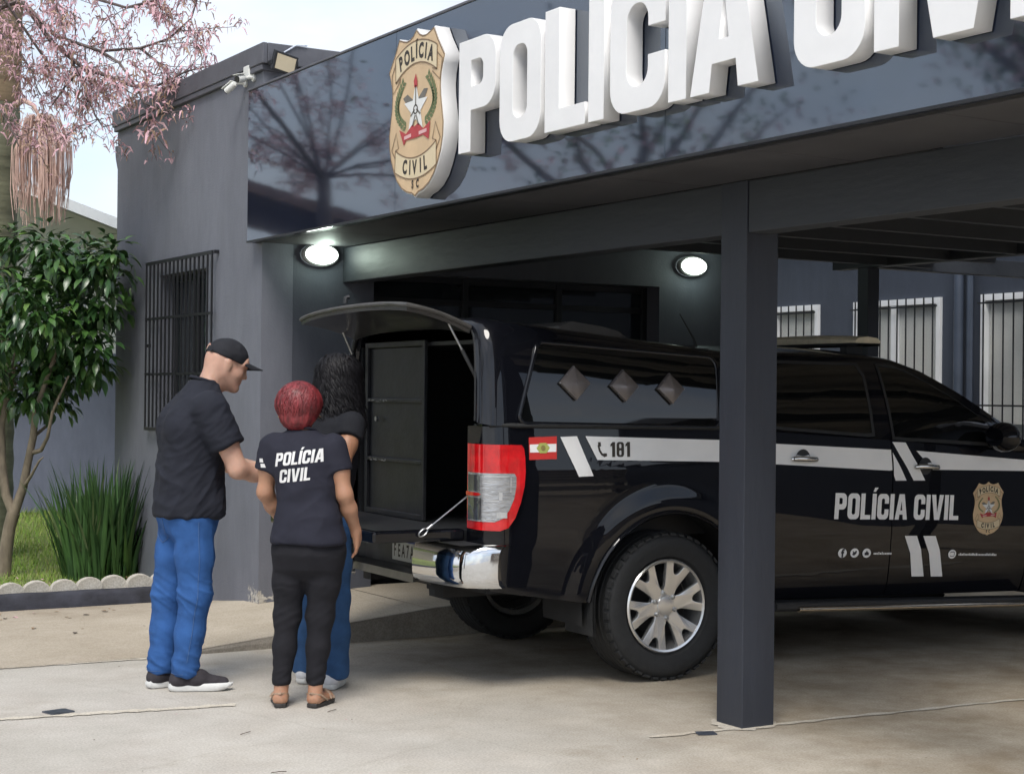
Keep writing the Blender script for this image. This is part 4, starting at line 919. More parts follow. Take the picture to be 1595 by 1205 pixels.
mb = MB(); mb.grid([[(a[0],-(hw(*a)+.0055),a[1]) for a in p] for p in hs]); 
for q in ([(-.445,1.243),(-.428,1.243),(-.426,1.222),(-.441,1.218)], [(-.412,1.166),(-.392,1.172),(-.394,1.186),(-.414,1.186)]): mb.add([(a[0],-(hw(*a)+.0056),a[1]) for a in q], [(0,1,2,3)])
mb.build('phone_symbol', INK, sb_)
xx = 1.092
for c_, wd_ in (('P',.083),('O',.085),('L',.072),('I',.030),('C',.083),('I',.030),('A',.092),(' ',.030),('C',.083),('I',.030),('V',.092),('I',.030),('L',.072)):
    if c_ != ' ':
        for q in ([glyph(c_, wd_, .030, .144)] + ([[[ (.004,.155),(.022,.155),(.040,.178),(.014,.178)]]] if abs(xx-1.356) < .02 and c_ == 'I' else [])):
            me = curve_mesh(q); mapped(me, lambda u, v, w: (xx+u+v*.05, -(hw(xx+u, .811-.034*(xx+u-1.09)+v)+.0035), .811-.034*(xx+u-1.09)+v), .06); link('door_letter', me, DECW, TK, smooth=60)
    xx += wd_+.0095
bd = dec('door_crest', [[(2.255+p[0]*.40, .836+p[1]*.362) for p in shield_outline()]], GOLD, .0032)
crest(bd, lambda s_, t, d: (2.255+s_*.40, -(hw(2.255+s_*.40, .836+t*.362)+.0040+d), .836+t*.362), .0010, True)
for i, (ix, iz) in enumerate(((1.164,.620),(1.252,.617),(1.340,.613),(1.990,.582))):
    d = dec('icon_disc', [arc(ix, iz, .031, 0, 360, 20, .026)], DECW, .0035)
    def idec(poly): dec('icon_mark', [poly], M('icon_dark', (.02,.022,.03), .5, var=.1), .0047, par=d)
    if i == 0:
        me = text_mesh('f', .062, 0, .003); mapped(me, lambda u, v, w: (ix+u, -(hw(ix+u, iz+v)+.0047), iz+v-.003)); link('icon_mark', me, MATS.get('icon_dark') or M('icon_dark', (.02,.022,.03), .5, var=.1), d)
    elif i == 1: idec([(ix-.018,iz-.010),(ix-.004,iz-.014),(ix+.012,iz-.004),(ix+.016,iz+.010),(ix+.006,iz+.013),(ix+.0,iz+.004),(ix-.014,iz+.012),(ix-.012,iz+.002)])
    elif i == 2: idec([(ix-.015,iz-.012),(ix+.015,iz-.012),(ix+.015,iz+.002),(ix+.006,iz+.006),(ix,iz+.016),(ix-.006,iz+.006),(ix-.015,iz+.002)])
    else:
        mb = MB(); P_ = ribbon_line(rrect(ix-.015, iz-.013, ix+.015, iz+.013, .006), .0022); mb.grid([[(a[0],-(hw(*a)+.0047),a[1]) for a in p] for p in P_]); mb.build('icon_mark', M('icon_dark', (.02,.022,.03), .5, var=.1), d)
random.seed(4); mb = MB()
for x0_, x1_, z0_, sl in ((1.392,1.524,.609,-.04),(2.040,2.345,.578,-.045)):
    x = x0_
    while x < x1_:
        wd_ = random.uniform(.006,.012); z = z0_+sl*(x-x0_); hh = random.choice((.010,.010,.014)); mb.add([(a, -(hw(a, c_)+.0036), c_) for a, c_ in ((x,z-.006),(x+wd_,z-.006),(x+wd_,z-.006+hh),(x,z-.006+hh))], [(0,1,2,3)]); x += wd_+.0035
mb.build('fine_print', DECW, TK)['kind'] = 'stuff'
# ================================================================== people
class Vol:
    """implicit solid on a regular grid, blended from simple shapes"""
    def __init__(s, lo, hi, h):
        s.lo = np.array(lo, float); s.h = h; n = np.ceil((np.array(hi)-s.lo)/h).astype(int)+1
        s.ax = [(s.lo[i] + h*np.arange(n[i])).astype(np.float32) for i in range(3)]; s.V = np.full(n, .25, np.float32)
    def put(s, fn, lo, hi, k=.02, op='u'):
        sl = []
        for i in range(3):
            a = int(np.searchsorted(s.ax[i], lo[i])); b = int(np.searchsorted(s.ax[i], hi[i])); 
            if b <= a: return s
            sl.append(slice(a, b))
        X = s.ax[0][sl[0]][:,None,None]; Y = s.ax[1][sl[1]][None,:,None]; Z = s.ax[2][sl[2]][None,None,:]
        d = np.broadcast_to(fn(X, Y, Z), s.V[tuple(sl)].shape); o = s.V[tuple(sl)]
        s.V[tuple(sl)] = smin(o, d, k) if op == 'u' else np.maximum(o, -d) if op == 'cut' else -smin(-o, d, k)
        return s
    def cone(s, a, b, ra, rb, k=.02, sq=None, op='u'):
        a = np.array(a, float); b = np.array(b, float); m = max(ra, rb)*(sq[1] if sq and sq[1] > 1 else 1)+k+.03
        return s.put(lambda X, Y, Z: rcone(X, Y, Z, a, b, ra, rb, sq), np.minimum(a, b)-m, np.maximum(a, b)+m, k, op)
    def chain(s, pts, rad, k=.02, sq=None):
        for i in range(len(pts)-1): s.cone(pts[i], pts[i+1], rad[i], rad[i+1], k, sq)
        return s
    def ell(s, c, r, k=.02, Rm=None, op='u'):
        c = np.array(c, float); m = max(r)+k+.03
        def fn(X, Y, Z):
            x, y, z = X-c[0], Y-c[1], Z-c[2]
            if Rm is not None: x, y, z = [Rm[0][i]*x + Rm[1][i]*y + Rm[2][i]*z for i in range(3)]
            return (np.sqrt((x/r[0])**2 + (y/r[1])**2 + (z/r[2])**2)-1)*min(r)
        return s.put(fn, c-m, c+m, k, op)
    def stack(s, rows, k=.02, p=2.3):
        r = np.array(rows); m = .06
        return s.put(lambda X, Y, Z: stack(X, Y, Z, rows, p), (min(r[:,1]-r[:,3])-m, min(r[:,2]-r[:,4])-m, r[0,0]-m), (max(r[:,1]+r[:,3])+m, max(r[:,2]+r[:,4])+m, r[-1,0]+m), k)
    def below(s, z): s.V = np.maximum(s.V, s.ax[2][None,None,:]-z); return s
    def above(s, z): s.V = np.maximum(s.V, z-s.ax[2][None,None,:]); return s
    def half(s, p, n, lo, hi):
        """cut away the side of a plane that n points to, inside a box"""
        p = np.array(p, float); n = np.array(n, float)/np.linalg.norm(n)
        return s.put(lambda X, Y, Z: -((X-p[0])*n[0]+(Y-p[1])*n[1]+(Z-p[2])*n[2]), lo, hi, 0, 'cut')
    def mesh(s, name, disp=None, it=2):
        V, F = surface_nets(s.V, s.lo, s.h); me = bpy.data.meshes.new(name); me.from_pydata(V.tolist(), [], F.tolist()); me.update()
        bm = bmesh.new(); bm.from_mesh(me)
        for _ in range(it): bmesh.ops.smooth_vert(bm, verts=bm.verts, factor=.5, use_axis_x=True, use_axis_y=True, use_axis_z=True)
        bmesh.ops.recalc_face_normals(bm, faces=bm.faces); bm.normal_update()
        if disp:
            off = [(v, v.normal*disp(v.co)) for v in bm.verts]
            for v, d in off: v.co += d
        bm.to_mesh(me); bm.free(); me.update(); return me
def rot_head(nod, turn=0, tilt=0):
    """columns: forward, left, up of the head; nod forward, turn to the left, tilt to the left"""
    return Matrix.Rotation(turn, 3, 'Z') @ Matrix.Rotation(nod, 3, 'Y') @ Matrix.Rotation(-tilt, 3, 'X')
def add_head(v, c, Rm, k=1.0):
    c = Vector(c); P = lambda x, y, z: np.array(c + Rm @ Vector((x*k, y*k, z*k))); M3 = [[Rm[i][j] for j in range(3)] for i in range(3)]
    E_ = lambda p, r, kk=.02, op='u': v.ell(P(*p), [q*k for q in r], kk, M3, op)
    E_((-.008,0,.030), (.098,.076,.090)); E_((.026,0,-.040), (.070,.060,.085), .03); E_((-.045,0,.0), (.06,.066,.075), .03)
    for s in (-1, 1):
        v.cone(P(.0,s*.052,-.045), P(.068,s*.018,-.098), .022*k, .018*k, .025); E_((.055,s*.038,-.028), (.032,.024,.026), .02)
        E_((-.004,s*.078,-.004), (.019,.009,.032), .008); E_((-.010,s*.083,.012), (.012,.006,.018), .006); E_((.094,s*.031,.004), (.016,.017,.010), .012, 'cut')
        v.cone(P(.070,s*.052,.022), P(.088,s*.014,.020), .010*k, .010*k, .012)
    E_((.078,0,-.102), (.020,.024,.017), .02); v.cone(P(.090,0,.012), P(.112,0,-.030), .008*k, .013*k, .012)
    for s in (-1, 1): E_((.100,s*.013,-.036), (.012,.010,.009), .008)
    E_((.092,0,-.058), (.010,.024,.006), .006); E_((.089,0,-.071), (.011,.021,.007), .006); E_((.086,0,.040), (.02,.05,.03), .03)
    return P
def add_hand(v, wr, d, n, k=1.0, curl=.5, thumb=1):
    """wr wrist, d direction of the fingers, n towards the back of the hand; thumb=+1/-1 side of d x n"""
    wr, d, n = Vector(wr), Vector(d).normalized(), Vector(n); n = (n - d*n.dot(d)).normalized(); s = d.cross(n)*thumb
    A = lambda a, b, c: np.array(wr + d*a*k + s*b*k + n*c*k)
    v.cone(A(0,0,0), A(.05,.012,0), .024*k, .026*k, .02); v.cone(A(.02,-.016,0), A(.085,-.022,0), .020*k, .015*k, .015); v.cone(A(.03,.02,0), A(.088,.026,0), .020*k, .015*k, .015)
    for i, (y, ln) in enumerate(((.030,.072),(.010,.080),(-.011,.074),(-.031,.060))):
        a = (.085, y, 0); b_ = (.085+ln*.52*math.cos(curl*.6), y*1.08, -ln*.52*math.sin(curl*.6)); e = (b_[0]+ln*.48*math.cos(curl*1.7), y*1.05, b_[2]-ln*.48*math.sin(curl*1.7))
        v.cone(A(*a), A(*b_), .0095*k, .0088*k, .004); v.cone(A(*b_), A(*e), .0088*k, .0075*k, .004)
    v.cone(A(.02,.026,-.004), A(.055,.052,-.012), .015*k, .011*k, .010); v.cone(A(.055,.052,-.012), A(.09,.055,-.022), .011*k, .0085*k, .005)
def nz(p, f, o=0): return noise.noise(Vector((p[0]*f[0]+o, p[1]*f[1]+o*.7, p[2]*f[2]+o*1.3)))
def folds(p, f, o=0): return 1-2*abs(nz(p, f, o))
def crease(p, f, o=0): return max(0, 1-2.6*abs(nz(p, f, o)))**1.6 - .3
def strips(paths, w, name, m, par, jitter=0):
    """thin bent ribbons (hair locks)"""
    mb = MB()
    for pts, nrm in paths:
        P_ = []
        for i, p in enumerate(pts):
            d = (pts[min(i+1,len(pts)-1)]-pts[max(i-1,0)]); sd = d.cross(nrm[i]); sd = sd.normalized() if sd.length > 1e-7 else Vector((1,0,0))
            ww = w*(1-.75*(i/(len(pts)-1))**2); P_.append([p-sd*ww, p+nrm[i]*w*.35, p+sd*ww])
        mb.grid(P_)
    return mb.build(name, m, par, smooth=80, fix=False)
SKIN_L = M('skin_fair', (.52,.31,.23), .5, var=.13, vscale=14, bump=.06, bscale=140, sub=.25); SKIN_M = M('skin_tan', (.40,.215,.135), .5, var=.13, vscale=14, bump=.06, bscale=140, sub=.25); SKIN_D = M('skin_brown', (.33,.165,.095), .5, var=.12, vscale=14, bump=.06, bscale=140, sub=.25)
EYEW = M('eye_white', (.75,.73,.70), .25, var=.03); EYED = M('eye_iris', (.03,.018,.012), .15, var=.2, vscale=200)
def cloth(name, c, rough=.85, var=.15, vs=9, b=.25, bs=320, stretch=(1,1,1), wr=.55):
    if name in MATS: return MATS[name]
    m = M(name, c, rough, var=var, vscale=vs, bump=b, bscale=bs, stretch=stretch, spec=.25)
    t = m.node_tree; K = t.links.new; bp = [n for n in t.nodes if n.type == 'BUMP'][0]; tc = [n for n in t.nodes if n.type == 'TEX_COORD'][0]
    mp = t.nodes.new('ShaderNodeMapping'); mp.inputs['Scale'].default_value = (1,1,1.6); mp.inputs['Rotation'].default_value = (.5,.35,0); K(tc.outputs['Object'], mp.inputs[0])
    n = t.nodes.new('ShaderNodeTexNoise'); n.noise_type = 'RIDGED_MULTIFRACTAL'; n.inputs['Scale'].default_value = 7; n.inputs['Detail'].default_value = 2; n.inputs['Distortion'].default_value = .6; K(mp.outputs[0], n.inputs['Vector'])
    b2 = t.nodes.new('ShaderNodeBump'); b2.inputs['Strength'].default_value = wr; b2.inputs['Distance'].default_value = .012; K(n.outputs['Fac'], b2.inputs['Height']); K(bp.outputs[0], b2.inputs['Normal']); K(b2.outputs[0], t.nodes['Principled BSDF'].inputs['Normal'])
    return m
def eyes(P, par):
    for s in (-1, 1):
        c = Vector(P(.078, s*.031, .004)); b = MB(); b.lathe([(.001,-.0125),(.009,-.009),(.0125,0),(.009,.009),(.001,.0125)], 12, 'z', c); b.build('eye', EYEW, par, smooth=80)
        q = Vector(P(.0905, s*.031, .004)); d = (q-c).normalized(); MB().tube([q-d*.002, q+d*.0006], [.006,.0045], 10).build('iris', EYED, par, smooth=60)
def shoe(par, heel, toe, name, upper, sole, h=.10, w=.046, ankle=None):
    """one shoe as its own part with a sole sub-part; heel and toe on the ground in the person's frame"""
    heel, toe = Vector((*heel,0)), Vector((*toe,0)); d = (toe-heel); L_ = d.length; d.normalize(); s = Vector((-d.y,d.x,0)); A = lambda a, b, z: np.array(heel + d*a*L_ + s*b + Vector((0,0,z)))
    lo = np.minimum(heel, toe)-.09; hi = np.maximum(heel, toe)+.09; lo[2] = -.01; hi[2] = h+.08
    v = Vol(lo, hi, .005); an = ankle if ankle is not None else A(.20,0,h+.02)
    v.cone(A(.13,0,.050), A(.45,.002,.052), .036, .040, .03).cone(A(.45,.002,.052), A(.86,.006,.040), .041, .026, .03).cone(A(.17,0,.055), an, .038, .036, .03).cone(A(.16,0,.06), A(.5,0,.075), .03, .028, .03); v.above(.028)
    o = link(name, v.mesh(name), upper, par, smooth=180)
    out = [(.0,0),(.02,.026),(.10,.036),(.25,.038),(.42,.038),(.60,w),(.76,w),(.90,.036),(.98,.016),(1.0,0)]
    rim = [(a, b) for a, b in out] + [(a, -b*.94) for a, b in out[::-1][1:-1]]
    mb = MB(); rows = []
    for z, k in ((.004,.93),(.010,1.0),(.024,1.03),(.036,.98),(.040,.9)):
        rows.append([Vector(A(.5+(a-.5)*k if z > .005 else .5+(a-.5)*.94, b*k, z + (.016*(a-.86)/.14 if a > .86 and z < .03 else 0) + (.008 if a < .3 and z > .03 else 0))) for a, b in rim])
    rows = [list(r) for r in zip(*rows)]; mb.grid(rows, closed_u=True); n = len(rim); mb.add([r[0] for r in rows], [tuple(range(n))]); mb.add([r[-1] for r in rows], [tuple(range(n))])
    mb.build('sole', sole, o, smooth=40)
    return o, A
# ------------------------------------------------------------------ man in a cap
PM = empty('person', 'man in dark cap, plain dark t-shirt and blue jeans, looking down towards the truck', 'person', (2.84, 7.82, 0), R(-5))
hc = (.196, 0, 1.612); HR = rot_head(R(17), R(-4))
v = Vol((-.35,-.42,.02), (.62,.42,1.80), .0065)
P = add_head(v, hc, HR)
v.cone((.10,0,1.47), P(-.03,0,-.035), .062, .058, .03).cone((.085,-.03,1.50), P(-.045,-.025,-.03), .038, .035, .03).cone((.085,.03,1.50), P(-.045,.025,-.03), .038, .035, .03)
v.stack([(.85,.02,0,.10,.13),(1.1,.015,0,.10,.13),(1.3,.04,0,.10,.16),(1.46,.07,0,.07,.13),(1.50,.08,0,.055,.08)])
for s, sh, el, wr, hd in ((-1,(.07,-.20,1.405),(.185,-.262,1.10),(.425,-.16,1.055),(.9,.35,-.1)),(1,(.07,.20,1.41),(.20,.25,1.12),(.44,.06,1.075),(.8,-.5,-.1))):
    sh, el, wr = map(np.array, (sh, el, wr)); mid = sh*.5+el*.5; fm = el*.6+wr*.4
    v.chain([sh, mid, el], [.060,.058,.046], .03).chain([el, fm, wr], [.046,.047,.031], .025); add_hand(v, wr, hd, (0,0,1), 1.0, .8, -s)
for h_, kn, an in (((.02,-.09,.88),(.02,-.095,.47),(-.035,-.085,.10)),((.0,.09,.88),(-.06,.085,.47),(-.105,.06,.10))): v.chain([h_, kn, an], [.075,.05,.035], .03)
link('body', v.mesh('body'), SKIN_L, PM, smooth=180); eyes(P, PM)
TEE = cloth('navy_tee', (.017,.019,.028), .85, .18, 7); JEAN = cloth('blue_denim', (.030,.098,.285), .8, .28, 7, .35, 420, wr=.4); TEEW = cloth('charcoal_tee', (.020,.021,.033), .85, .18, 7)
def sleeve(v, sh, el, frac, r0, r1, k=.035):
    sh, el = np.array(sh), np.array(el); e = sh + (el-sh)*frac; q = sh + (el-sh)*(frac+.3); n = (el-sh)/np.linalg.norm(el-sh); m = max(r0, r1)+k+.04
    v.put(lambda X, Y, Z: np.maximum(rcone(X, Y, Z, sh, q, r0, r1), (X-e[0])*n[0]+(Y-e[1])*n[1]+(Z-e[2])*n[2]), np.minimum(sh, q)-m, np.maximum(sh, q)+m, k)
v = Vol((-.30,-.40,.80), (.40,.40,1.62), .006)
v.stack([(.862,.022,0,.166,.192),(.90,.020,0,.168,.194),(1.0,.016,0,.158,.19),(1.10,.016,0,.152,.186),(1.2,.024,0,.152,.196),(1.30,.036,0,.148,.208),(1.38,.05,0,.136,.205),(1.44,.062,0,.115,.175),(1.48,.070,0,.094,.125),(1.515,.078,0,.078,.085),(1.535,.082,0,.070,.072)], .03, 2.4)
for sh, el in (((.06,-.205,1.395),(.185,-.262,1.10)),((.06,.205,1.40),(.20,.25,1.12))): sleeve(v, sh, el, .62, .088, .080)
v.ell((-.055,-.08,1.30), (.07,.08,.10), .05).ell((-.055,.08,1.30), (.07,.08,.10), .05)
def tee_f(p): return .007*crease((p.x+p.z*.5, p.y, p.z-p.x*.9-p.y*.5), (3,3.5,8), 51)*sstep(1.42,1.2,p.z) + .006*crease((p.x-p.z*.2, p.y, p.z+p.x*.5), (5,5,3), 71)*sstep(1.3,.95,p.z) + .005*folds(p, (7,7,2.4), 3) * sstep(1.5,1.2,p.z) + .006*folds((p.x+p.z*.7, p.y, p.z-p.x*.6-p.y*.3), (4,5,11), 9)*sstep(1.32,.95,p.z) + .0035*folds((p.x, p.y, p.z-p.x*.8), (9,9,22), 21)
TM = link('t_shirt', v.mesh('t_shirt', tee_f), TEE, PM, smooth=180)
def collar(par, c, rx, ry, tilt, m, r=.007):
    MB().tube([(c[0]+rx*math.cos(t), c[1]+ry*math.sin(t), c[2]+tilt*math.cos(t)) for t in np.linspace(0, 2*math.pi, 33)], r, 8, caps=False).build('collar', m, par, smooth=80)
collar(TM, (.088,0,1.530), .070, .072, -.022, TEE, .009)
def jeans(par, hips, knees, ankles, waist, mat, r=(.098,.078,.068), zt_=.94, zb_=.06, seat=(.0,0,.86), disp=None, hipr=(.145,.172)):
    v = Vol((-.36,-.36,.03), (.36,.36,zt_+.06), .006)
    v.stack([(zt_-.22,seat[0],seat[1],hipr[0]*.40,hipr[1]*.55),(zt_-.17,seat[0],seat[1],hipr[0]*.80,hipr[1]*.88),(zt_-.10,seat[0],seat[1],hipr[0],hipr[1]),(zt_,waist[0],waist[1],waist[2],waist[3])], .04)
    for h_, kn, an in zip(hips, knees, ankles):
        h_, kn, an = map(np.array, (h_, kn, an)); an2 = an + (an-kn)*.05; mid = (h_+kn)/2
        v.chain([h_, mid, kn, (kn+an)/2, an2], [r[0], (r[0]+r[1])/2*1.02, r[1], (r[1]+r[2])/2, r[2]], .035)
    v.above(zb_)
    return link('jeans' if mat in (JEAN, MATS.get('dark_denim')) else 'trousers', v.mesh('jeans', disp), mat, par, smooth=180)
def jean_f(p): return .006*crease((p.x,p.y,p.z+p.x*.7-p.y*.4), (5,5,15), 81)*(sstep(.30,.10,p.z)*1.2 + .8*math.exp(-((p.z-.48)/.09)**2)+.1) + .005*crease((p.x-p.z*.5,p.y,p.z), (7,7,7), 91)*sstep(.55,.78,p.z) + .0042*folds((p.x, p.y, p.z+p.x*.5), (7,7,22), 5)*(sstep(.32,.10,p.z)*1.5 + .8*math.exp(-((p.z-.50)/.10)**2) + .18) + .003*folds((p.x+p.z*.6, p.y+p.z*.5, p.z), (11,11,6), 15)*sstep(.45,.75,p.z) + .0022*folds(p, (14,14,3), 25)
JM = jeans(PM, [(.02,-.088,.86),(.0,.088,.86)], [(.025,-.098,.47),(-.06,.09,.47)], [(-.02,-.085,.11),(-.10,.062,.11)], (.018,0,.158,.180), JEAN, (.100,.076,.060), .945, .075, (.008,0,.86), jean_f)
def on_surface(tree, o, d, e=.002):
    h_ = tree.ray_cast(Vector(o), Vector(d).normalized()); return h_[0]-Vector(d).normalized()*e if h_[0] else None
def stitch(par, me, o, d, uvs, basis, m, w=.0022, name='seam', e=.0025):
    """a seam line traced on a garment: uvs in the plane spanned by basis, cast along d"""
    t = BVHTree.FromPolygons([v.co[:] for v in me.vertices], [tuple(p.vertices) for p in me.polygons]); pts = []
    for i in range(len(uvs)-1):
        for k in range(6):
            u = lerp(uvs[i][0], uvs[i+1][0], k/6); w_ = lerp(uvs[i][1], uvs[i+1][1], k/6); q = on_surface(t, Vector(o)+Vector(basis[0])*u+Vector(basis[1])*w_, d, e)
            if q: pts.append(q)
    if len(pts) > 3: MB().tube(pts, w, 5).build(name, m, par, smooth=80)
SEAM = cloth('denim_seam', (.075,.14,.29), .8); jd = Vector((.55,.84,0)).normalized(); js = Vector((-.84,.55,0))
jd = Vector((.80,.60,0)); js = Vector((.60,-.80,0))
for pts in ([(-.03,.855),(.085,.850),(.082,.76),(.028,.725),(-.026,.765),(-.03,.855)], [(-.10,.93),(-.085,.86),(-.07,.78)], [(-.16,.895),(.0,.880),(.16,.888)]):
    stitch(JM, JM.data, Vector((-.8,-.45,0)), jd, pts, (js, (0,0,1)), SEAM, .0022)
stitch(JM, JM.data, Vector((.012,-1,0)), Vector((0,1,0)), [(0,.84),(.006,.6),(.0,.47),(-.02,.3),(-.045,.12)], (Vector((1,0,0)), (0,0,1)), SEAM, .0016)
for z in (.092,):
    for cx_, cy_ in ((-.026,-.085),(-.104,.062)): stitch(JM, JM.data, Vector((cx_-.5,cy_-.35,0)), Vector((.82,.57,0)), [(-.05,z),(0,z-.002),(.05,z)], (Vector((.57,-.82,0)), (0,0,1)), SEAM, .0014)
CAPM = cloth('cap_cotton', (.018,.019,.024), .8, .2, 12)
v = Vol((-.02,-.2,1.52), (.46,.2,1.80), .005); c = Vector(hc); M3 = [[HR[i][j] for j in range(3)] for i in range(3)]
v.ell(c + HR @ Vector((-.006,0,.040)), (.109,.088,.096), .02, M3); v.half(c + HR @ Vector((0,0,.030)), HR @ Vector((-.10,0,-1)), (-.2,-.3,1.4), (.5,.3,1.9))
v.ell(c + HR @ Vector((-.01,0,.050)), (.095,.074,.070), .01, M3, 'cut') if False else None
link('cap', v.mesh('cap', lambda p: .0015*folds(p, (25,25,25), 2)), CAPM, PM, smooth=180)
b = MB(); rows = []
for u in np.linspace(-1, 1, 17):
    row = []
    for t in np.linspace(0, 1, 7):
        y = u*.078*(1-.10*t*t); x = .075 + .092*t*(1-.55*u*u) + .022*(1-u*u); z = .046 - .012*t - .020*u*u; row.append(c + HR @ Vector((x, y, z)))
    rows.append(row)
b.grid(rows); b.grid([[p + HR @ Vector((0,0,-.004)) for p in r] for r in rows]); edge = [r[-1] for r in rows]; b.grid([[p, p + HR @ Vector((0,0,-.004))] for p in edge]); b.build('cap_brim', CAPM, PM, smooth=60)
b = MB(); b.grid([[c + HR @ Vector((-.110+.0*t-.004*math.cos(a), .028*math.cos(a)*q, .048+.034*math.sin(a)*q)) for q in (0,.5,1)] for t in (0,) for a in np.linspace(0, math.pi, 12)]); b.build('cap_opening', SKIN_L, PM)
b = MB().tube([c + HR @ Vector((-.1085+.012*abs(u)**2, u*.055, .046-.002*u*u)) for u in np.linspace(-1,1,9)], .006, 6); b.build('cap_strap', CAPM, PM, smooth=60)
SNK = cloth('dark_knit', (.040,.036,.042), .8, .2, 30); SOLE = M('white_foam', (.66,.67,.66), .6, var=.08, vscale=20)
for hl, te in (((-.095,-.066),(.205,-.150)),((-.175,.040),(.115,.105))):
    so, A = shoe(PM, hl, te, 'shoe', SNK, SOLE)
    for i in range(4): a = .42+.07*i; MB().tube([Vector(A(a, y, .098-.03*(a-.42)/.2 - 4*y*y*3)) for y in (-.022,0,.022)], .0028, 5).build('lace', CAPM, so)
# ------------------------------------------------------------------ woman with short red hair
PW = empty('person', 'woman seen from behind with short red hair and a dark t-shirt lettered POLÍCIA CIVIL', 'person', (3.12, 7.09, 0), R(53))
hc = (.075, .012, 1.398); HR = rot_head(R(6), R(2), R(1)); hk = .93
v = Vol((-.22,-.42,.0), (.36,.34,1.56), .0065)
P = add_head(v, hc, HR, hk); v.cone((.045,-.008,1.265), P(-.025,0,-.04), .050, .047, .03)
v.stack([(.76,.02,-.05,.09,.12),(.97,.02,-.045,.08,.10),(1.15,.03,-.03,.08,.12),(1.26,.045,-.012,.06,.10),(1.30,.05,-.008,.05,.06)])
for s, sh, el, wr, hd in ((1,(.04,.130,1.225),(.04,.165,1.005),(.17,.095,.835),(.7,-.4,-.6)),(-1,(.04,-.165,1.225),(.015,-.222,1.0),(.115,-.258,.825),(.25,-.06,-.95))):
    sh, el, wr = map(np.array, (sh, el, wr)); mid = sh*.5+el*.5; fm = el*.62+wr*.38
    v.chain([sh, mid, el], [.046,.045,.037], .03).chain([el, fm, wr], [.037,.037,.025], .025); add_hand(v, wr, hd, (0,s,.1), .88, .45, 1 if s > 0 else -1)
FT = [((-.03,.062),(.17,.118)), ((-.01,-.082),(.185,-.128))]
for (h_, kn, an), (hl, te) in zip((((.03,.03,.78),(.05,.052,.42),(.015,.07,.075)),((.03,-.14,.78),(.055,-.105,.42),(.035,-.09,.075))), FT):
    v.chain([h_, kn, an], [.07,.045,.030], .03); a = np.array((*hl,0)); t = np.array((*te,0)); d = t-a
    v.cone(a+d*.14+[0,0,.045], np.array(an)+[0,0,.05], .030, .030, .02).cone(a+d*.12+[0,0,.038], a+d*.72+[0,0,.036], .027, .026, .02, ((-d[1],d[0],0), 1.25)).cone(a+d*.72+[0,0,.034], a+d*.93+[0,0,.030], .026, .014, .02, ((-d[1],d[0],0), 1.4))
link('body', v.mesh('body'), SKIN_M, PW, smooth=180); eyes(P, PW)
v = Vol((-.22,-.34,.70), (.28,.30,1.40), .0065)
v.stack([(.772,.022,-.052,.138,.176),(.80,.020,-.052,.137,.174),(.88,.018,-.05,.122,.156),(.97,.018,-.045,.108,.134),(1.06,.024,-.036,.112,.140),(1.15,.032,-.026,.117,.158),(1.215,.038,-.018,.106,.158),(1.255,.042,-.014,.09,.13),(1.285,.046,-.01,.074,.09),(1.303,.05,-.008,.064,.066)], .025, 2.4)
for sh, el in (((.038,.128,1.222),(.04,.168,1.005)),((.038,-.162,1.222),(.015,-.222,1.0))): sleeve(v, sh, el, .52, .064, .066, .03)
def teew_f(p): return .0055*crease((p.x,p.y-p.z*.3,p.z+p.y*.6), (4,5,9), 101)*sstep(1.2,1.0,p.z) + .004*crease((p.x,p.y,p.z-p.y*.7), (5,6,8), 111)*sstep(.9,1.1,p.z) + .0045*folds((p.x,p.y,p.z-p.y*.35), (5,6,12), 31)*sstep(1.12,.95,p.z) + .003*folds(p, (8,8,4), 41)
TW = link('t_shirt', v.mesh('t_shirt', teew_f), TEEW, PW, smooth=180)
collar(TW, (.052,-.008,1.298), .064, .066, -.018, TEEW, .007)
tree = BVHTree.FromPolygons([q.co[:] for q in TW.data.vertices], [tuple(q.vertices) for q in TW.data.polygons])
def back_print(contours, o, fu, cut=.02, name='shirt_letter', m=DECW):
    """lay flat lettering on the shirt: fu(u,v)->start point, cast forwards"""
    me = curve_mesh(contours) if not isinstance(contours, bpy.types.Mesh) else contours
    def f_(u, w_, z):
        st, d = fu(u+o[0], w_+o[1]); h_ = tree.ray_cast(st, d); return h_[0]-d*.003 if h_[0] else st+d*.3
    mapped(me, f_, cut); link(name, me, m, TW, smooth=80)
PRINT = cloth('shirt_print', (.70,.70,.70), .6, .05)
def fb(u, w_): return Vector((-.4, -.018-u-.10*(w_-1.13), w_ + .12*u)), Vector((1,0,0))
xx = -.112
for c_, wd_ in (('P',.036),('O',.037),('L',.030),('I',.013),('C',.036),('I',.013),('A',.040)):
    for q in [glyph(c_, wd_, .0125, .062)] + ([[[(.002,.066),(.010,.066),(.018,.078),(.006,.078)]]] if c_ == 'I' and xx < .02 else []): back_print(q, (xx, 1.145), fb, .015, m=PRINT)
    xx += wd_+.0042
xx = -.083
for c_, wd_ in (('C',.037),('I',.013),('V',.040),('I',.013),('L',.030)): back_print(glyph(c_, wd_, .0125, .062), (xx, 1.065), fb, .015, m=PRINT); xx += wd_+.0045
for q in ([[(-.012,0),(.006,0),(.010,.018),(-.008,.018)]], [[(-.004,.024),(.016,.024),(.020,.042),(.0,.042)]]):
    back_print(q, (0, 1.125), lambda u, w_: (Vector((-.12+u*.75, .45, w_)), Vector((.32,-1,0)).normalized()), .01, 'sleeve_patch', PRINT)
BLKP = cloth('black_twill', (.014,.014,.018), .85, .2, 9)
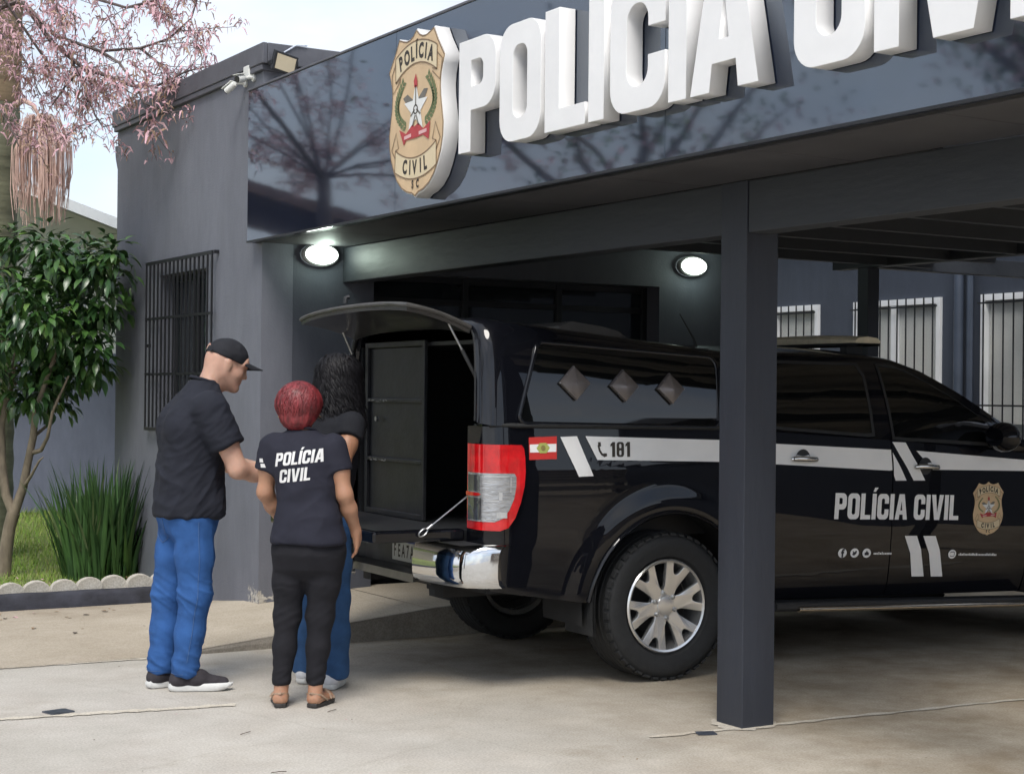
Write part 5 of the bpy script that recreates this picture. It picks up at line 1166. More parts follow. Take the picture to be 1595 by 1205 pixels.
jeans(PW, [(.028,.035,.74),(.028,-.14,.74)], [(.045,.052,.42),(.05,-.105,.42)], [(.015,.068,.135),(.035,-.09,.135)], (.02,-.05,.118,.150), BLKP, (.083,.060,.042), .82, .105, (.02,-.052,.72), lambda p: .0034*folds((p.x,p.y,p.z+p.y*.5), (8,8,24), 55)*(sstep(.34,.12,p.z)+.25+.5*math.exp(-((p.z-.45)/.09)**2)) + .003*folds((p.x,p.y-p.z*.4,p.z), (9,9,10), 58)*sstep(.5,.68,p.z), (.122,.162))
for hl, te in FT:                                                # open sandals
    a, t = Vector((*hl,0)), Vector((*te,0)); d = (t-a); n_ = Vector((-d.y,d.x,0)).normalized(); b = MB(); rim = [(-.03,0),(0,.026),(.2,.031),(.5,.034),(.75,.042),(.92,.034),(1.02,0)]; rim = rim + [(x, -y) for x, y in rim[::-1][1:-1]]
    b.prism(rim, .003, .022, lambda u, w_, z: tuple(a + d*u + n_*w_ + Vector((0,0,z)))); so = b.build('sandal', M('sandal_sole', (.03,.027,.026), .6, var=.2, vscale=20), PW, bevel=.004)
    STR = M('sandal_strap', (.34,.24,.17), .5, var=.35, vscale=60)
    for u, hh in ((.66,.068),(.80,.058)): MB().tube([a + d*(u-.02*abs(s)) + n_*(s*.042) + Vector((0,0,.02+(hh-.02)*math.cos(s*1.5)**.7)) for s in np.linspace(-1,1,11)], .007, 6).build('strap', STR, so, smooth=60)
    MB().tube([a + d*.45 + n_*.038 + Vector((0,0,.028)), a + d*.12 + n_*.036 + Vector((0,0,.062)), a - d*.03 + Vector((0,0,.07)), a + d*.12 - n_*.036 + Vector((0,0,.062)), a + d*.45 - n_*.038 + Vector((0,0,.028))], .005, 6).build('strap', STR, so, smooth=60)
REDH = M('red_hair', (.17,.022,.026), .45, var=.75, vscale=42, stretch=(1,1,.18), spec=.5); 
c = Vector(hc); v = Vol((-.16,-.16,1.2), (.30,.18,1.56), .006)
v.ell(c+HR @ Vector((-.016,0,.022)), (.112,.100,.100), .02, [[HR[i][j] for j in range(3)] for i in range(3)]).ell(c+HR @ Vector((-.05,0,-.045)), (.068,.078,.062), .03)
v.half(c + HR @ Vector((.045,0,0)), HR @ Vector((1,0,-.55)), (-.3,-.3,1.1), (.4,.3,1.7))
HRD = link('hair', v.mesh('hair', lambda p: .004*folds((p.x*1.0,p.y,p.z*.25), (45,45,30), 3)), REDH, PW, smooth=180)
random.seed(21); paths = []
for i in range(2600):
    az = random.uniform(-math.pi*.80, math.pi*.80)+math.pi; e0 = random.uniform(.1, 1.55); ln = random.uniform(.35, 1.15); pts = []; nr = []; rad = random.uniform(.97, 1.10); ph = random.uniform(0, 6)
    for k in range(6):
        e = e0 - ln*k/5; a = az + .07*math.sin(k*1.3+ph); rr_ = rad*(1+.02*math.sin(k+ph))
        n_ = Vector((math.cos(a)*math.cos(e), math.sin(a)*math.cos(e), math.sin(e))); q = Vector((n_.x*.114, n_.y*.103, n_.z*.103))
        if e < 0: q = Vector((n_.x*.105-.01, n_.y*(.103+.02*e), n_.z*.118))
        p = c + HR @ (q*rr_ + Vector((-.014,0,.020))); pts.append(p); nr.append(HR @ n_)
    paths.append((pts, nr))
strips(paths, .0026, 'hair_lock', REDH, HRD)['kind'] = 'stuff'
for s in (-1, 1): MB().lathe([(.001,-.005),(.006,0),(.001,.005)], 8, 'z', c + HR @ Vector((-.0,s*.098,-.035))).build('earring', M('gold', (.8,.62,.3), .2, 1.0, rvar=.05), PW, smooth=60)
# ------------------------------------------------------------------ woman with long dark curls by the tailgate
PT = empty('person', 'woman with long dark curly hair in black t-shirt and jeans, facing into the truck', 'person', (3.425, 7.48, 0), R(22))
hc = (.165, .03, 1.535); HR = rot_head(R(14), R(-6)); hk = .94
v = Vol((-.30,-.36,.0), (.40,.40,1.68), .007)
P = add_head(v, hc, HR, hk); v.cone((.10,.03,1.39), P(-.025,0,-.04), .048, .045, .03)
v.stack([(.80,.04,.05,.09,.12),(1.05,.05,.045,.08,.11),(1.25,.075,.035,.08,.13),(1.36,.09,.03,.06,.10),(1.40,.095,.03,.05,.06)])
for s, sh, el, wr, hd in ((-1,(.085,-.125,1.325),(-.035,-.165,1.12),(-.13,.0,.97),(-.2,.9,-.35)),(1,(.085,.185,1.325),(-.02,.245,1.11),(-.12,.09,.97),(-.1,-.9,-.35))):
    sh, el, wr = map(np.array, (sh, el, wr)); mid = sh*.5+el*.5; fm = el*.62+wr*.38
    v.chain([sh, mid, el], [.048,.047,.039], .03).chain([el, fm, wr], [.039,.038,.026], .025); add_hand(v, wr, hd, (-1,0,.1), .88, .5, s)
for h_, kn, an in (((.05,-.04,.82),(.05,-.05,.45),(.05,-.04,.09)),((.05,.14,.82),(.08,.15,.45),(.09,.175,.09))): v.chain([h_, kn, an], [.07,.045,.03], .03)
link('body', v.mesh('body'), SKIN_D, PT, smooth=180); eyes(P, PT)
v = Vol((-.22,-.30,.78), (.30,.36,1.48), .0075)
v.stack([(.84,.045,.048,.128,.160),(.95,.045,.048,.118,.148),(1.05,.055,.03,.118,.165),(1.15,.066,.03,.120,.168),(1.25,.076,.034,.116,.165),(1.32,.086,.03,.098,.155),(1.37,.092,.03,.075,.10),(1.40,.096,.03,.06,.065)], .025, 2.4)
for sh, el in (((.085,-.118,1.32),(-.035,-.165,1.12)),((.085,.178,1.32),(-.02,.245,1.11))): sleeve(v, sh, el, .36, .070, .074, .03)
link('t_shirt', v.mesh('t_shirt', lambda p: .004*folds((p.x,p.y,p.z-p.y*.35), (5,6,10), 61)), cloth('black_tee', (.012,.013,.017), .85, .2, 9), PT, smooth=180)
jeans(PT, [(.05,-.035,.80),(.05,.13,.80)], [(.055,-.048,.45),(.08,.148,.45)], [(.05,-.045,.10),(.085,.17,.10)], (.045,.048,.118,.150), cloth('dark_denim', (.028,.075,.175), .8, .25, 11, .35, 420), (.092,.070,.074), .885, .055, (.045,.048,.80), lambda p: .0045*folds(p, (5,5,12), 75)*(sstep(.3,.1,p.z)+.5), (.128,.160))
WSH = M('white_canvas', (.62,.63,.66), .7, var=.1, vscale=15, bump=.1)
shoe(PT, (-.02,-.075), (.20,.045), 'shoe', WSH, SOLE); shoe(PT, (.02,.155), (.26,.20), 'shoe', WSH, SOLE)
BLKH = M('black_hair', (.007,.0065,.008), .55, var=.5, vscale=40, spec=.22)
c = Vector(hc); v = Vol((-.16,-.2,1.15), (.36,.26,1.70), .007)
v.ell(c+HR @ Vector((-.018,0,.026)), (.110,.100,.100), .02).ell(c + Vector((-.065,0,-.10)), (.075,.105,.13), .04).ell(c + Vector((-.075,.01,-.20)), (.06,.105,.12), .04)
v.half(c + HR @ Vector((.05,0,0)), HR @ Vector((1,0,-.4)), (-.3,-.3,1.1), (.5,.4,1.8))
HB = link('hair', v.mesh('hair', lambda p: .010*folds((p.x,p.y,p.z*.8), (22,22,22), 7)), BLKH, PT, smooth=180)
random.seed(33); paths = []
for i in range(900):
    az = random.uniform(-math.pi*.72, math.pi*.72)+math.pi; pts = []; nr = []; ln = random.uniform(.20, .40); ph = random.uniform(0, 6.28); fq = random.uniform(38, 60); am = random.uniform(.006, .013); e0 = random.uniform(.2, 1.3); sc = random.uniform(1.0, 1.14); n_seg = 15; s_ = 0
    for k in range(n_seg):
        s_ = ln*k/(n_seg-1); e = e0 - s_/.11
        if e > -.25: n_ = Vector((math.cos(az)*math.cos(e), math.sin(az)*math.cos(e), math.sin(e))); q = HR @ Vector((n_.x*.112-.016, n_.y*.103, n_.z*.104+.024))*1.0; last = (q.copy(), s_)
        else: n_ = Vector((math.cos(az), math.sin(az), -.1)); q = last[0] + Vector((math.cos(az)*.02*(s_-last[1])*6, math.sin(az)*.02*(s_-last[1])*6, -(s_-last[1])*.86))
        t_ = Vector((-math.sin(az), math.cos(az), 0)); q = q*sc + t_*am*math.sin(fq*s_+ph) + Vector((math.cos(az), math.sin(az), 0))*am*math.cos(fq*s_+ph)
        pts.append(c+q); nr.append(n_)
    paths.append((pts, nr))
strips(paths, .0045, 'hair_lock', BLKH, HB)['kind'] = 'stuff'
# ================================================================== garden
def at(dr, z, dep): return Vector((0,0,0)) + r0*dr + fw0*dep + Vector((0,0,z))     # metres to the right, height, metres ahead of the viewer
LAWN = M('lawn_soil', (.17,.20,.06), .95, var=.5, vscale=3, bump=.5, bscale=30)
g = MB(); g.add([(-14,11.14,.03),(4.09,11.14,.03),(4.09,12.93,.03),(9,12.94,.03),(14,30,.03),(-14,34,.03)], [(0,1,2,3,4,5)]); struct(g.build('lawn', LAWN))
g = MB(); random.seed(2); n = 0
while n < 24000:
    y = 11.2 + 8.2*random.random()**1.5; x = random.uniform(1.8, 7.6); 
    if x > 4.05 and y < 12.97: continue
    if y < 12.2 and noise.noise(Vector((x*2.2,y*2.2,0))) > .02: 
        if random.random() < .75: continue
    n += 1; h_ = random.uniform(.035,.085)*(1.2 if y > 13 else .8); a = random.uniform(0, 6.28); w_ = .0045; dx, dy = math.cos(a), math.sin(a); l_ = random.uniform(.2,.7)*h_
    b_ = random.uniform(0, 6.28); i = len(g.v); g.v += [(x-dx*w_,y-dy*w_,.028),(x+dx*w_,y+dy*w_,.028),(x+math.cos(b_)*l_,y+math.sin(b_)*l_,.028+h_)]; g.f.append((i,i+1,i+2)); g.mi.append(random.choice((0,0,0,1,1,2)))
GR3 = [M('grass_a', (.17,.29,.045), .7, var=.3, vscale=2), M('grass_b', (.25,.36,.06), .7, var=.3, vscale=2), M('grass_c', (.30,.30,.11), .8, var=.3, vscale=2)]
tag(stuff(g.build('grass', GR3, fix=False)), 'short green grass of the lawn left of the station', 'grass')
KP = M('kerb_paint', (.030,.032,.045), .75, var=.5, vscale=7, bump=.5, bscale=25)
kb = MB(); P_ = []
for x in np.linspace(-9, 4.08, 90):
    q = .006*noise.noise(Vector((x*5,0,0))); P_.append([(x,11.02+q,-.01),(x,11.025+q,.085),(x,11.04+q,.105+q),(x,11.135,.107+q),(x,11.14,.0)])
kb.grid(P_); tag(kb.build('garden_kerb', KP, smooth=40), 'low dark painted kerb along the front of the garden', 'kerb')
ESTONE = concrete('edging_stone', (.50,.48,.43), (.62,.60,.55), (.42,.41,.40), scale=4)
poly = arc(0, 0, .092, 0, 180, 14, .068) + [(-.092,-.06),(.092,-.06)]
em_ = MB().prism(poly, -.025, .025, lambda u, w_, z: (u, z, w_)).mesh('edging_stone', .006); em_.materials.append(ESTONE)
for i, x in enumerate((2.835,3.013,3.190,3.372,3.548,3.722,3.896)):
    o = bpy.data.objects.new('edging_stone', em_); COL.objects.link(o); o.location = (x, 11.20+.02*math.sin(i*2.1), .105+.004*i); o.rotation_euler = (.05*math.sin(i*1.7), .04*math.sin(i*3.1), .05*math.cos(i*2.3))
    w_ = ('first','second','third','fourth','fifth','sixth','seventh')[i]
    tag(o, f'pale scalloped edging stone, {w_} from the left along the garden kerb', 'edging stone', 'scalloped edging stones')
# clump of long strap leaves against the wall
random.seed(12); PLT = empty('strap_leaf_plant', 'dense clump of long dark green strap leaves against the grey wall', 'plant', (3.84, 12.42, .03))
LF = [M('strap_a', (.030,.075,.022), .45, var=.3, vscale=5), M('strap_b', (.052,.12,.034), .45, var=.3, vscale=5), M('strap_c', (.14,.19,.09), .5, var=.25, vscale=5)]
def blade(mb, p, az, ln, lean, w_, curl, mi, seg=6):
    d = Vector((math.cos(az), math.sin(az), 0)); s = Vector((-d.y, d.x, 0)); rows = []; q = Vector(p); an = lean
    for k in range(seg+1):
        t = k/seg; ww = w_*(1-t**2.2)*(.6+.4*min(1, t*4)); up = Vector((0,0,math.cos(an))) + d*math.sin(an); nn = s.cross(up)
        rows.append([q-s*ww, q+nn*ww*.35, q+s*ww]); q = q + up*ln/seg; an += curl/seg
    mb.grid(rows, mi=mi)
for i in range(130):
    mb = MB(); az = random.uniform(0, 6.28); r_ = random.random()**.6; px, py = math.cos(az)*.29*r_, math.sin(az)*.22*r_
    az2 = az + random.uniform(-.9,.9); lean = .04 + .34*r_*random.random() + (.25 if random.random() < .1 else 0)
    for k in range(3): blade(mb, (px+random.uniform(-.03,.03), py+random.uniform(-.03,.03), 0), az2+random.uniform(-.5,.5), random.uniform(.50,.98), lean*random.uniform(.6,1.2), random.uniform(.013,.022), random.uniform(0,.45), random.choice((0,0,0,0,1,1,1,2 if random.random() < .3 else 1)))
    mb.build('leaf_tuft', LF, PLT, smooth=60, fix=False)
for az, ln, ln2 in ((3.6,.95,.75),(3.9,.9,.55),(2.9,1.0,.30),(4.4,.8,.5)): mb = MB(); blade(mb, (-.1,-.1,0), az, ln, ln2*.6, .012, .5, 2, 8); mb.build('leaf', LF, PLT, smooth=60, fix=False)
# ------------------------------------------------------------------ small evergreen tree
BARK = M('bark_pale', (.20,.165,.12), .9, var=.4, vscale=16, bump=.6, bscale=30, stretch=(1,1,.4)); TR = empty('small_tree', 'small evergreen tree with forked trunk and glossy dark leaves at the garden edge', 'tree', (0,0,0))
S_, D0 = 1/200.0, 12.68
def tp_(px, py, dd=0): return at((px-797.5)*S_, 1.48 + (606.5-py)*S_, D0+dd)
TB = tp_(12, 896); TR.location = TB
def trunk(pts, rad, name='trunk', par=TR, m=BARK, n=10): 
    q = [Vector(p)-Vector(par.location) for p in pts]; return MB().tube(q, rad, n).build(name, m, par, smooth=60)
trunk([tp_(10,900), tp_(14,860), tp_(20,820), tp_(26,798)], [.062,.052,.047,.050])
trunk([tp_(26,798), tp_(12,770,.02), tp_(4,720,.05), tp_(2,660,.05), tp_(14,600,.1), tp_(22,540,.1)], [.042,.036,.032,.030,.022,.014])
trunk([tp_(26,800), tp_(40,760), tp_(50,715,-.03), tp_(58,680,-.05), tp_(64,640,-.1), tp_(84,590,-.15), tp_(100,540,-.15)], [.040,.034,.030,.028,.024,.018,.011])
trunk([tp_(54,705,-.03), tp_(72,700,-.08), tp_(84,680,-.12), tp_(96,640,-.2), tp_(120,585,-.2)], [.02,.017,.014,.012,.008], 'branch'); trunk([tp_(40,760), tp_(58,740,-.1), tp_(74,715,-.15), tp_(80,710,-.15)], [.016,.012,.008,.004], 'branch')
trunk([tp_(58,680,-.05), tp_(74,660,.1), tp_(76,645,.15)], [.016,.010,.005], 'branch'); trunk([tp_(22,600,.1), tp_(-40,520,0)], [.016,.007], 'branch'); trunk([tp_(90,570,-.15), tp_(150,480,.1)], [.012,.005], 'branch')
LG = [M('leaf_dark', (.030,.080,.022), .32, var=.35, vscale=7, spec=.6), M('leaf_mid', (.058,.135,.030), .34, var=.35, vscale=7, spec=.6), M('leaf_light', (.13,.23,.055), .38, var=.3, vscale=7, spec=.5)]
def leafc(mb, p, d, n, L_, W_, mi, droop=.35):
    """one leaf folded along its midrib"""
    d = d.normalized(); n = (n - d*n.dot(d)); n = n.normalized() if n.length > 1e-4 else Vector((0,0,1)); s = d.cross(n); a = p; rows = []
    for t, w_ in ((0,.12),(.3,.95),(.62,.85),(1,.04)):
        c = p + d*L_*t - n*L_*droop*t*t; rows.append([c - s*W_*w_ + n*W_*.25*w_, c, c + s*W_*w_ + n*W_*.25*w_])
    mb.grid(rows, mi=mi)
random.seed(77); crown = MB(); clumps = []
for i in range(46):
    while True:
        x, y, z = random.uniform(-1,1), random.uniform(-1,1), random.uniform(-1,1)
        if x*x+y*y+z*z < 1: break
    clumps.append((62+x*122, 494+z*124 - 10*max(0, x), y*.55))
for (cx, cy) in ((188,400),(175,430),(150,520),(100,590),(40,620),(-20,610),(190,440),(150,398),(80,380),(20,374),(70,625)): clumps.append((cx, cy, random.uniform(-.3,.3)))
for cx, cy, cd in clumps:
    c = tp_(cx, cy, cd) - TB; up = random.uniform(-.2,.5)
    for k in range(60):
        q = Vector((random.gauss(0,1), random.gauss(0,1), random.gauss(0,.8))); o = q*.085; d = (q.normalized() + Vector((0,0,-.45+up*.5)) + Vector((random.uniform(-.4,.4),random.uniform(-.4,.4),0))); L_ = random.uniform(.085,.135)
        leafc(crown, c+o, d, Vector((random.uniform(-.4,.4),random.uniform(-.4,.4),1)), L_, L_*.22, random.choices((0,1,2), (5,4,1.0 if q.z > 0 else .3))[0])
crown.build('crown', LG, TR, smooth=60, fix=False)
# ------------------------------------------------------------------ palm
PALMB = M('palm_bark', (.17,.125,.075), .9, var=.45, vscale=5, bump=.8, bscale=9, stretch=(.4,.4,2.5)); PALMB2 = M('palm_moss', (.14,.145,.095), .9, var=.4, vscale=5, bump=.8, bscale=9, stretch=(.4,.4,2.5))
pb = at(-4.48, .02, 14.0); PL = empty('palm_tree', 'tall palm trunk at the left edge with a hanging tassel of pink strands', 'tree', pb)
pts = [pb + r0*(.012*z*z*.25) + Vector((0,0,z)) for z in np.linspace(0, 7.2, 60)]; rad = [.205*(1+.05*(i % 2)) - .0008*i for i in range(60)]
k_ = 33; MB().tube([p-pb for p in pts[:k_]], rad[:k_], 18).build('lower_trunk', PALMB2, PL, smooth=50); MB().tube([p-pb for p in pts[k_-1:]], rad[k_-1:], 18).build('trunk', PALMB, PL, smooth=50)
FR = [M('frond', (.05,.10,.03), .5, var=.3, vscale=4)]
for i in range(11):
    mb = MB(); az = i*6.28/11; d = Vector((math.cos(az), math.sin(az), 0)); s = Vector((-d.y,d.x,0)); q = pts[-1]-pb; spine = []
    for k in range(14): t = k/13; spine.append(q + d*2.6*t + Vector((0,0,1.1*math.sin(t*2.2)-.9*t*t)))
    mb.tube(spine, [.02*(1-.8*k/13) for k in range(14)], 5)
    for k in range(2, 56):
        t = k/56; p = q + d*2.6*t + Vector((0,0,1.1*math.sin(t*2.2)-.9*t*t))
        for sg in (-1, 1): e = p + s*sg*.5*math.sin(math.pi*min(1,t*1.05))**.6 + d*.2 + Vector((0,0,-.25)); mb.add([p, lerp(p,e,.5)+d*.015, e, lerp(p,e,.5)-d*.015], [(0,1,2,3)])
    mb.build('frond', FR, PL, fix=False)
STRD = M('palm_strand', (.60,.42,.36), .7, var=.3, vscale=9); random.seed(9)
def pp_(px, py, dd=0): return at((px-797.5)*14.0/2544, 1.48 + (606.5-py)*14.0/2544, 13.75+dd) - pb
st = MB().tube([pp_(28,168,.1), pp_(45,164), pp_(60,172), pp_(70,190)], [.03,.025,.02,.012], 8); st.build('tassel_stalk', STRD, PL, smooth=60)
for i in range(230):
    x1 = random.uniform(36,112); y1 = random.uniform(300,368) - abs(x1-72)*.45; x0 = 66+(x1-72)*random.uniform(.05,.35); dz = random.uniform(-.12,.12); mx_ = x1+random.uniform(-4,6)*(1 if x1 > 72 else -1)
    p = [pp_(x0,185+random.uniform(0,22),dz*.2), pp_(lerp(x0,mx_,.6),190+random.uniform(-6,20),dz*.6), pp_(mx_,225+random.uniform(0,20),dz), pp_(mx_+random.uniform(-2,2),lerp(235,y1,.6),dz), pp_(x1,y1,dz)]
    o = MB().tube(p, [.003,.003,.0038,.0038,.003], 3, caps=False).build('strand', STRD, PL, fix=False)
# ------------------------------------------------------------------ pink blossom tree: trunk beyond the left edge, boughs reaching into view
PK = empty('blossom_tree', 'bare-boughed tree with pink blossom reaching in over the lawn at the upper left', 'tree', (1.28, 14.6, .02))
PB_ = Vector(PK.location); TWG = M('twig_bark', (.13,.105,.10), .9, var=.35, vscale=12, bump=.4)
BLO = [M('blossom_a', (.66,.40,.45), .7, var=.25, vscale=20), M('blossom_b', (.54,.36,.38), .7, var=.25, vscale=20), M('blossom_c', (.36,.24,.17), .7, var=.3, vscale=20)]
MB().tube([Vector((0,0,0)), Vector((.05,.02,1.4)), Vector((.02,.05,2.7)), Vector((.10,0,3.6))], [.12,.10,.085,.07], 14).build('trunk', TWG, PK, smooth=60)
random.seed(41); twigs = MB(); blossom = MB()
def cluster(p, n, sp, ln=.05):
    for _ in range(n):
        q = p + Vector((random.gauss(0,sp), random.gauss(0,sp), random.gauss(0,sp))); d = Vector((random.uniform(-1,1), random.uniform(-1,1), random.uniform(-1.3,.3))).normalized(); s = d.cross(Vector((random.uniform(-1,1),random.uniform(-1,1),.3))).normalized(); L_ = ln*random.uniform(.6,1.25); w_ = L_*.13
        c = q + d*L_*.5 + Vector((0,0,.008)); e = q + d*L_ + Vector((0,0,-L_*.3)); mi = random.choices((0,1,2), (4,3.5,2.5))[0]; blossom.grid([[q-s*w_*.5, q+s*w_*.5],[c-s*w_, c+s*w_],[e-s*w_*.4, e+s*w_*.4]], mi=mi)
def bough(pts, r_a, r_b, nsub=0, blo=1.0, depth=0):
    k = len(pts); twigs.tube(pts, [lerp(r_a, r_b, i/(k-1)) for i in range(k)], 6 if r_a > .01 else 4, caps=False)
    for j in range(nsub):
        i = random.randrange(1, k); p = lerp(pts[i-1], pts[i], random.random()); d0 = (pts[i]-pts[i-1]).normalized()
        d = (d0*.5 + Vector((random.uniform(-1,1), random.uniform(-1,1), random.uniform(-.9,.7)))).normalized(); ln = random.uniform(.18,.55)*(1 if depth == 0 else .55); q = [p]
        for t in range(1, 6): d = (d + Vector((random.uniform(-.3,.3), random.uniform(-.3,.3), random.uniform(-.22,.25)))).normalized(); q.append(q[-1]+d*ln/5)
        bough(q, max(.0035, r_b*.6), .0018, (2 if depth == 0 else 0), blo, depth+1)
    if depth >= 1:
        for p in pts[2:]:
            if random.random() < .85*blo: cluster(p, random.randint(3,8), .030)
def bp_(px, py, dd=0): return at((px-797.5)*12.0/2544, 1.48 + (606-py)*12.0/2544, 12.0+dd) - PB_
hub = Vector((.10,0,3.55))
VIS = [([(-150,60,.6),(-60,10,.3),(20,-5,.1),(80,55,0),(150,78,0),(215,75,-.05),(262,62,-.1),(296,30,-.1),(308,-10,-.1)], 30), ([(20,-5,.1),(70,62,.1),(120,102,.05),(165,118,0),(200,132,0),(240,134,-.05),(290,112,-.1),(340,100,-.1)], 26),
       ([(100,92,.1),(122,120,0),(132,150,0),(146,180,-.05),(158,198,-.05),(176,196,-.1)], 16), ([(-60,10,.3),(0,60,.3),(30,100,.2),(44,140,.2)], 10), ([(-60,-60,.3),(40,-30,.1),(120,-10,0),(190,10,0),(250,0,-.1),(300,-20,-.1)], 26), ([(60,-20,.1),(85,20,0),(98,62,0)], 8),
       ([(150,78,0),(185,100,-.1),(215,140,-.15),(228,165,-.2),(240,172,-.2)], 10), ([(-100,90,.5),(-30,150,.3),(8,210,.2),(12,222,.2)], 10), ([(120,102,.05),(90,130,.1),(70,160,.1)], 8), ([(215,75,-.05),(240,95,0),(270,128,0)], 10), ([(-10,-10,.1),(40,70,.3),(60,95,.3),(110,150,.25)], 14)]
for q, n in VIS: bough([bp_(*p) for p in q], .022 if n > 20 else .012, .004, int(n*.62))
for p in ((245,190,-.2),(238,200,-.2),(255,182,-.2),(250,205,-.2),(230,185,-.2)): cluster(bp_(*p), 10, .045, .07)
bough([bp_(216,140,-.15), bp_(232,168,-.18), bp_(240,180,-.2)], .005, .003)
bough([hub, bp_(-150,60,.6)], .035, .02, 0)
for i in range(15):                                              # the rest of the crown
    az = i*6.28/15 + random.uniform(-.2,.2); d = Vector((math.cos(az), math.sin(az), random.uniform(.25,.9))).normalized(); ln = random.uniform(2.0,3.4); q = [hub]
    if -1.35 < az-5.6 < .4 or az < .1: d.z += .8; d.normalize()
    for t in range(1, 8): d = (d + Vector((random.uniform(-.25,.25), random.uniform(-.25,.25), random.uniform(-.2,.12)))).normalized(); q.append(q[-1]+d*ln/7)
    bough(q, .016, .004, 6)
twigs.build('boughs', TWG, PK, smooth=60, fix=False); stuff(blossom.build('blossom', BLO, PK, fix=False))
# ------------------------------------------------------------------ leafy trees left of the viewer, seen mirrored in the sign board
def leafy(name, label, loc, h_, rc, seed, pink, dens=24):
    e = empty(name, label, 'tree', loc, group='trees mirrored in the sign board'); random.seed(seed); tw = MB(); cr = MB()
    tw.tube([(0,0,0),(.08,.05,h_*.3),(.02,.1,h_*.6)], [.24,.20,.16], 12)
    for i in range(11):
        az = random.uniform(0,6.28); d = Vector((math.cos(az), math.sin(az), random.uniform(.15,1.1))).normalized(); q = [Vector((.02,.1,h_*.58))]
        for t in range(6): d = (d + Vector((random.uniform(-.3,.3), random.uniform(-.3,.3), random.uniform(-.2,.2)))).normalized(); q.append(q[-1]+d*rc/6*random.uniform(.7,1.2))
        tw.tube(q, [.05*(1-.14*k) for k in range(7)], 6, caps=False)
        for p in q[2:]:
            for k in range(dens):
                o = Vector((random.gauss(0,.24), random.gauss(0,.24), random.gauss(0,.2))); dd = Vector((random.uniform(-1,1), random.uniform(-1,1), random.uniform(-.8,.3))); leafc(cr, p+o, dd, Vector((random.uniform(-.5,.5),random.uniform(-.5,.5),1)), random.uniform(.06,.10), .02, 3 if random.random() < pink else random.choice((0,1,1,2)))
    tw.build('trunk', TWG, e, smooth=60, fix=False); cr.build('crown', LG + [BLO[0]], e, smooth=60, fix=False)
leafy('roadside_tree', 'leafy tree with some pink blossom, mirrored in the sign board below the first letters', (-.5, 12.1, 0), 5.2, 2.5, 5, .35)
leafy('roadside_tree', 'leafy tree mirrored in the right part of the sign board', (-2.6, 8.6, 0), 6.2, 3.0, 6, .4, 90)
leafy('roadside_tree', 'leafy tree mirrored at the far right end of the sign board', (-5.2, 5.6, 0), 6.4, 3.2, 16, .4, 80)
# house across the way, its roof line mirrored in the left end of the sign board
HO = empty('house', 'low house whose tiled roof line is mirrored at the left end of the sign board', 'house', (-1.8, 24.4, 0)); HO.rotation_euler = (0, 0, math.atan2(-.49,-.87))
MB().box(-6,5.2,-9,-.4,0,3.3).build('wall', M('house_wall', (.42,.36,.30), .85, var=.15), HO)
TILE = M('roof_tile', (.16,.10,.085), .8, var=.35, vscale=3, bump=.6, bscale=9)
MB().add([(-4,.3,6.0),(-4,-9,6.0),(6.2,-9,3.0),(6.2,.3,3.0),(-4,.3,5.82),(-4,-9,5.82),(6.2,-9,2.82),(6.2,.3,2.82)], [(0,1,2,3),(7,6,5,4),(3,2,6,7),(0,3,7,4),(1,5,6,2)]).build('roof', TILE, HO)
MB().add([(-4,.3,6.0),(-4,-9,6.0),(-12,-9,3.0),(-12,.3,3.0)], [(0,1,2,3)]).build('roof', TILE, HO)
# neighbour's white and grey gable behind the garden
nb0 = at(0, 0, 19.3); NB = empty('neighbour_house', 'white and grey gabled house beyond the lawn at far left', 'house', nb0); NB.rotation_euler = (0, 0, -yaw)
NG = wall_paint('neighbour_grey', (.150,.165,.225)); NW = M('neighbour_white', (.72,.72,.70), .8, var=.08, vscale=1.5)
MB().box(-9.5,-3.6,0,6,-.1,1.91).build('lower_wall', NG, NB); MB().box(-9.5,-3.6,.006,6,1.911,3.0).build('upper_wall', NW, NB)
sl = lambda x: 3.42 + (-4.81-x)*.376                            # underside of the verge
MB().prism([(-9.5,3.50),(-3.62,3.50),(-3.62,sl(-3.62)),(-7.4,sl(-7.4))] if False else [(-9.5,3.001),(-3.62,3.001),(-3.62,sl(-3.62)-.01),(-5.1,sl(-5.1)-.01),(-7.4,sl(-7.4)-.01),(-9.5,sl(-7.4)-.95)], .006, .3, lambda u, w_, z: (u, z, w_)).build('gable_wall', NW, NB)
MB().prism([(-7.4,sl(-7.4)),(-3.0,sl(-3.0)),(-3.0,sl(-3.0)+.12),(-7.4,sl(-7.4)+.12)], -1.62, -1.59, lambda u, w_, z: (u, z, w_)).build('verge_board', WHITEF, NB)
MB().prism([(-7.4,sl(-7.4)+.02),(-3.0,sl(-3.0)+.02),(-3.0,sl(-3.0)+.10),(-7.4,sl(-7.4)+.10)], -1.589, 6.2, lambda u, w_, z: (u, z, w_)).build('roof', M('neighbour_roof', (.05,.048,.05), .8, var=.3), NB)
MB().prism([(-7.4,sl(-7.4)),(-11.5,sl(-7.4)-1.82),(-11.5,sl(-7.4)-1.70),(-7.4,sl(-7.4)+.12)], -1.62, 6.2, lambda u, w_, z: (u, z, w_)).build('roof', MATS['neighbour_roof'], NB)
for i, z in enumerate((3.86, 3.72)):
    a, b_ = at(-9.0, z+.55, 24), at(-4.2, z-.10, 26); w_ = [lerp(a, b_, t) + Vector((0,0,-.25*math.sin(math.pi*t))) for t in np.linspace(0,1,12)]
    tag(MB().tube(w_, .010, 5).build('power_line', RUB), ('upper' if i == 0 else 'lower')+' of the two thin wires crossing the sky beside the roof', 'wire', 'power lines')
